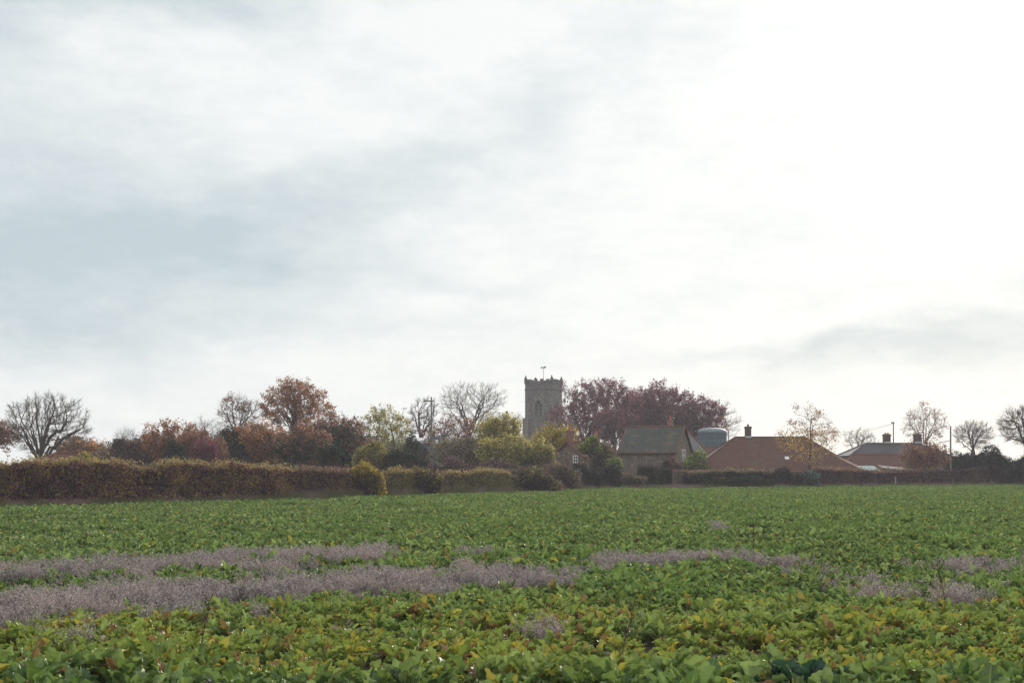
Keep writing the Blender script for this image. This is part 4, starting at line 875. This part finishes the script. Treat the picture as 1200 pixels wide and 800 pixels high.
for pr_, pz in prof: V += [(r_*pr_*math.cos(2*math.pi*i/nn), r_*pr_*math.sin(2*math.pi*i/nn), zs+pz*(wz(501, d)-zs)/.65) for i in range(nn)]
for k in range(len(prof)-1): F += [(k*nn+i, k*nn+(i+1) % nn, (k+1)*nn+(i+1) % nn, (k+1)*nn+i) for i in range(nn)]
obj('lid', V, F, M['metal_pale'], root, smooth=True)
px_ = r_*.55
obj('platform', *join([box(px_, px_+1.0, -r_-.2, -r_*.6, wz(519, d), wz(519, d)+.08), bar((px_, -r_-.2, wz(516, d)), (px_+1.0, -r_-.2, wz(516, d)), .035), bar((px_, -r_-.2, wz(519, d)), (px_, -r_-.2, wz(516, d)), .03), bar((px_+1., -r_-.2, wz(519, d)), (px_+1., -r_-.2, wz(516, d)), .03)]), M['metal_pale'], root)
obj('pipe', *bar((px_+.9, -r_*.8, 0), (px_+.9, -r_*.8, zs), .07), M['metal_pale'], root)

# big tiled house
d = 152; x0 = wx(814, d); x1 = wx(1007, d); W = 9.6; L = x1-x0
root, rf = gable_house('tiled_house', 'long low house with big brown tiled hipped roof behind the garden wall', 'house', (x0, d, 0), 0, L, W, wz(550.5, d), wz(513.5, d+W/2), 'flint', 'browntile', hipL=5.1, hipR=4.8, over=.35, ridge='browntile', verge='post_dark')
hr_ = wz(513.5, d+W/2)
chimney(root, wx(876.5, d+W/2)-x0, W/2, hr_-.3, wz(499.5, d+W/2), .62, .7, 1, mat='brickwall', poth=.2, flash=True, potmat='brick')
xe = L+.35; sl_ = (hr_-wz(550.5, d))/(W/2); ze_ = wz(550.5, d)-.35*sl_+.13
obj('hip_tiles', *bar((L-4.8*.66, W/2*.66-.05, hr_-(hr_-ze_)*.36), (xe, -.36, ze_+.12), .13), M['paleridge'], rf)
obj('skylight', *slab([(wx(923, d)-x0, 1.35, ze_+1.25), (wx(928, d)-x0, 1.35, ze_+1.25), (wx(928, d)-x0, 1.75, ze_+1.53), (wx(923, d)-x0, 1.75, ze_+1.53)], .06), M['white'], rf)
window(root, (wx(980, d)-x0, 0, .7), (1, 0, 0), (0, -1, 0), 1.2, .7)
# slate house on the right
d = 176; x0 = wx(998, d); L = wx(1112, d)-x0; W = 7
root, rf = gable_house('slate_house', 'house with grey slate hipped roof and two brick chimneys', 'house', (x0, d, 0), 0, L, W, wz(533.5, d), wz(520.5, d+3.5), 'flint', 'slate', hipL=2.6, hipR=2.6, ridge='slate', verge='post_dark')
hr_ = wz(520.5, d+3.5)
for px_ in (1039, 1075): chimney(root, wx(px_, d+3.5)-x0, 3.5, hr_-.2, wz(508.5, d+3.5), .85, .7, 2, mat='brickwall', poth=.12, potmat='brick', flash=True)
d = 170; x0 = wx(990, d); L = wx(1060, d)-x0
gable_house('tiled_outbuilding', 'low outbuilding with orange brown tiled roof in front of the slate house', 'outbuilding', (x0, d, 0), 0, L, 5, wz(548, d), wz(533.5, d+2.5), 'brickwall', 'browntile', hipL=1.5)
# low sheds behind the hedge
d = 158
x0 = wx(1005, d); x1 = wx(1033, d); root = empty('garden_shed', (x0, d, 0)); tag(root, 'low shed with flat pale turquoise roof behind the garden hedge', 'shed')
zz = wz(551.5, d); zh = wz(546, d); L = x1-x0
obj('wall', *box(.1, L-.1, .1, 2.4, 0, zz-.06), M['brickwall'], root); obj('roof', *slab([(-.05, -.1, zz-.05), (L+.05, -.1, zz-.05), (L-.25, 2.6, zh), (.25, 2.6, zh)], .06), M['turq'], root)
x0 = wx(1034, d); x1 = wx(1063, d); root = empty('garden_shed', (x0, d, 0)); tag(root, 'low dark shed with sloping white fascia right of the turquoise roof', 'shed')
L = x1-x0; za = wz(545.3, d); zb_ = wz(548, d)
obj('wall', *box(.1, L-.1, .1, 2.2, 0, wz(552, d)), M['metal_blue'], root)
obj('roof', *slab([(-.05, -.1, za-.12), (L+.05, -.1, zb_-.12), (L+.05, 2.3, zb_), (-.05, 2.3, za)], .05), M['post_dark'], root)
obj('fascia', [(-.1, -.13, za-.22), (L+.1, -.13, zb_-.30), (L+.1, -.13, zb_-.04), (-.1, -.13, za-.02), (-.1, -.17, za-.22), (L+.1, -.17, zb_-.24), (L+.1, -.17, zb_-.04), (-.1, -.17, za-.02)], [(4, 5, 6, 7), (0, 3, 2, 1), (3, 7, 6, 2), (0, 1, 5, 4), (0, 4, 7, 3), (1, 2, 6, 5)], M['white'], root)
obj('door', *box(L*.55, L*.8, .06, .098, 0, wz(553, d)), M['wood'], root)
# far left house
d = 108; gable_house('far_house', 'house roof of dark red tiles showing over the hedge at the left', 'house', (wx(44, d), d, 0), R(4), 3.1, 4.2, wz(544, d), wz(532, d+2), 'brickwall', 'pantile', hipL=.9)
# pale farm building in the trees
d = 175; root = empty('farm_shed', (wx(478, d), d, 0)); L = wx(548, d)-wx(478, d)
tag(root, 'pale blue grey farm shed glimpsed through the trees beside the first utility pole', 'shed')
obj('wall', *box(0, L, 0, 6, 0, wz(519, d)), M['farmwall'], root); obj('roof', *join([slab([(-.2, -.3, wz(519, d)-.05), (L+.2, -.3, wz(519, d)-.05), (L+.2, 3, wz(513.5, d)), (-.2, 3, wz(513.5, d))], .06), slab([(L+.2, 6.3, wz(519, d)-.05), (-.2, 6.3, wz(519, d)-.05), (-.2, 3, wz(513.5, d)), (L+.2, 3, wz(513.5, d))], .06)]), M['metal_pale'], root)
for k in range(2): obj('skylight', *slab([(1+k*4, .8, wz(519, d)+.25), (1.9+k*4, .8, wz(519, d)+.25), (1.9+k*4, 2.2, wz(519, d)+.62), (1+k*4, 2.2, wz(519, d)+.62)], .09), M['white'], root)

# garden wall with tiled coping
pw = [(788, 550.5), (860, 551), (965, 551.5)]
V, F = [], []; V2, F2 = [], []
pts = []
for px_, ty in [(p, np.interp(p, [q[0] for q in pw], [q[1] for q in pw])) for p in np.linspace(788, 965, 24)]:
    d_ = edge_d(px_)+1.6; pts.append((wx(px_, d_), d_, wz(ty, d_)))
root = empty('garden_wall', (pts[0][0], pts[0][1], 0)); o0 = pts[0]
for (x, y, z) in pts:
    x -= o0[0]; y -= o0[1]; V += [(x, y, 0), (x, y, z-.1), (x, y+.3, z-.1), (x, y+.3, 0)]; V2 += [(x, y-.06, z-.1), (x, y+.15, z+.02), (x, y+.36, z-.1)]
for i in range(len(pts)-1):
    for j in range(3): F.append((i*4+j, i*4+j+4, i*4+j+5, i*4+j+1))
    F2 += [(i*3, i*3+3, i*3+4, i*3+1), (i*3+1, i*3+4, i*3+5, i*3+2), (i*3, i*3+2, i*3+5, i*3+3)]
F += [(0, 1, 2, 3), tuple(len(V)-4+k for k in (3, 2, 1, 0))]
obj('wall', V, F, M['brickwall'], root); obj('coping', V2, F2, M['redridge'], root); tag(root, 'low weathered brick garden wall along the far side of the field', 'wall')

# utility poles
def pole(px_, yt, d_, mat, label, kind, r0=.10):
    root = empty('utility_pole', (wx(px_, d_), d_, 0)); tag(root, label, 'utility pole'); zt_ = wz(yt, d_)
    obj('post', *cyl(0, 0, 0, zt_, r0, r0*.75, 10), M[mat], root)
    if kind == 'cross':
        c = obj('crossarm', *box(-.85, .35, -.16, -.04-r0*.0, zt_-.5, zt_-.36), M[mat], root)
        for x in (-.8, -.35, .3): obj('insulator', *join([cyl(x, -.1, zt_-.36, zt_-.24, .035, n=8), cyl(x, -.1, zt_-.24, zt_-.08, .08, .05, 8)]), M['white'], c)
        tr_ = obj('transformer', *join([box(.2, 1.0, -.45, .1, wz(521, d_), wz(513, d_)), box(.25, .95, -.40, .05, wz(513, d_), wz(511.5, d_))]), M['metal_blue'], root)
        obj('bracket', *join([bar((0, 0, wz(528, d_)), (1.3, -.2, wz(520, d_)), .04), bar((0, 0, wz(512, d_)), (1.4, -.1, wz(512, d_)), .04)]), M['metal_pale'], root)
        obj('label_plate', *box(.45, .75, -.47, -.452, wz(519, d_), wz(515, d_)), M['white'], tr_)
    if kind == 'cap': obj('bracket', *join([box(-.28, .1, -.15, .15, zt_-.18, zt_+.03)]), M[mat], root)
    if kind == 'brace': obj('bracket', *join([bar((-1.1, 0, wz(518, d_)), (0, 0, wz(516, d_)), .04), bar((-1.1, 0, wz(518, d_)), (-1.5, 0, wz(521, d_)), .04)]), M[mat], root)
    return root
pole(505.5, 465, 150, 'post', 'wooden pole with crossarm, white insulators and blue grey transformer', 'cross')
pole(632, 478, 158, 'post', 'tall plain greenish wooden pole in front of the church tower', '')
pole(641.5, 519, 145, 'post', 'short greenish post left of the flint cottage', '', .1)
pole(1047, 494.5, 205, 'post_dark', 'dark pole behind the ridge of the slate house', 'cap')
pole(1114, 499, 156, 'post', 'pale thin pole with side bracket in front of the dark bushes at the right', 'brace', .11)
def wires(label, spans):
    segs = []
    for (p, q, sag) in spans:
        p = np.array(p); q = np.array(q); prev = p
        for k in range(1, 17):
            t_ = k/16; c = p*(1-t_)+q*t_-np.array([0, 0, sag*4*t_*(1-t_)]); segs.append((prev, c)); prev = c
    V, F = tubes([s[0] for s in segs], [s[1] for s in segs], [.016]*len(segs), [.016]*len(segs), 4); o = npmesh('overhead_wires', V, F, M['wire']); tag(o, label, 'wires')
def pt(px_, py_, d_): return (wx(px_, d_), d_, wz(py_, d_))
wires('sagging overhead wires between the crossarm pole and the greenish pole by the tower', [(pt(508, 512, 150), pt(632, 480, 158), 1.5), (pt(508, 513, 150), pt(632, 483, 158), 1.5), (pt(508, 510.5, 150), pt(632, 479, 157.6), 1.25)])
wires('thin overhead wires running left from the dark pole behind the slate house', [(pt(1046, 496, 205), pt(950, 507, 230), .5), (pt(1046, 497, 205), pt(945, 511, 230), .6)])

# fence posts in front of the right hand hedge
for px_, h_, mt, lb in ((1049.5, 1.0, 'post_pale', 'whitest fence post in front of the dark red brown hedge'), (1078, .85, 'post', 'dull short fence post right of the whitest post'), (1117, .75, 'post', 'dull fence post below the pale thin pole'), (1161, .7, 'post', 'rightmost dull fence post in front of the dark hedge')):
    d_ = edge_d(px_)+.25; root = empty('fence_post', (wx(px_, d_), d_, 0)); tag(root, lb, 'fence post', 'fence posts by the right hand hedge')
    obj('post', *join([box(-.055, .055, -.055, .055, 0, h_+.1)]), M[mt], root); obj('cap', *join([cyl(0, 0, h_+.1, h_+.15, .078, .03, 4)]), M[mt], root)
d_ = edge_d(957)+.3
o = obj('leaning_stake', *join([bar((0, 0, 0), (-.35, .1, 1.1), .045), bar((0, 0, .0), (-.1, .1, .12), .05)]), M['terracotta']); o.location = (wx(958.5, d_), d_, 0); tag(o, 'leaning reddish stake at the field edge by the blue green bush', 'stake')

# dried dock stems standing in the crop
def dock(px_, d_, h_, label, seed):
    r = np.random.default_rng(seed); P0, P1, R0, R1, sd_ = [], [], [], [], []; p = np.zeros(3); dr = np.array([r.normal(0, .1), 0, 1.]); N = 9
    for k in range(N):
        q = p+norm(dr)*h_/N; P0.append(p); P1.append(q); R0.append(.007*(1-k/N*.5)); R1.append(.007*(1-(k+1)/N*.5))
        if k > 3:
            for _ in range(2):
                e_ = q+norm(np.array([r.normal(0, .5), r.normal(0, .5), 1]))*.10; P0.append(q); P1.append(e_); R0.append(.004); R1.append(.003); sd_ += [q+(e_-q)*u for u in r.random(10)]
            sd_ += [p+(q-p)*u for u in r.random(8)]
        p = q; dr = dr+r.normal(0, .06, 3)
    root = empty('dock_stem', (wx(px_, d_), d_, 0)); tag(root, label, 'weed stem', 'dried dock stems in the crop')
    V, F = tubes(P0, P1, R0, R1, 5); npmesh('stem', V, F, M['wood'], root); V, F = leaves(np.array(sd_)+r.normal(0, .006, (len(sd_), 3)), .012, r); npmesh('seed_head', V, F, M['wood'], root)
dock(231, 15.0, .78, 'dark dried dock stem standing in the yellowing crop at the left', 1)
dock(729, 15.2, .72, 'dark dried dock stem standing right of the photo centre', 2)
dock(881, 30, .95, 'dried dock stem among the green crop right of the weed band', 3)
dock(1110, 20.5, .8, 'dark dried dock stem beside the mauve weeds at the right', 4)
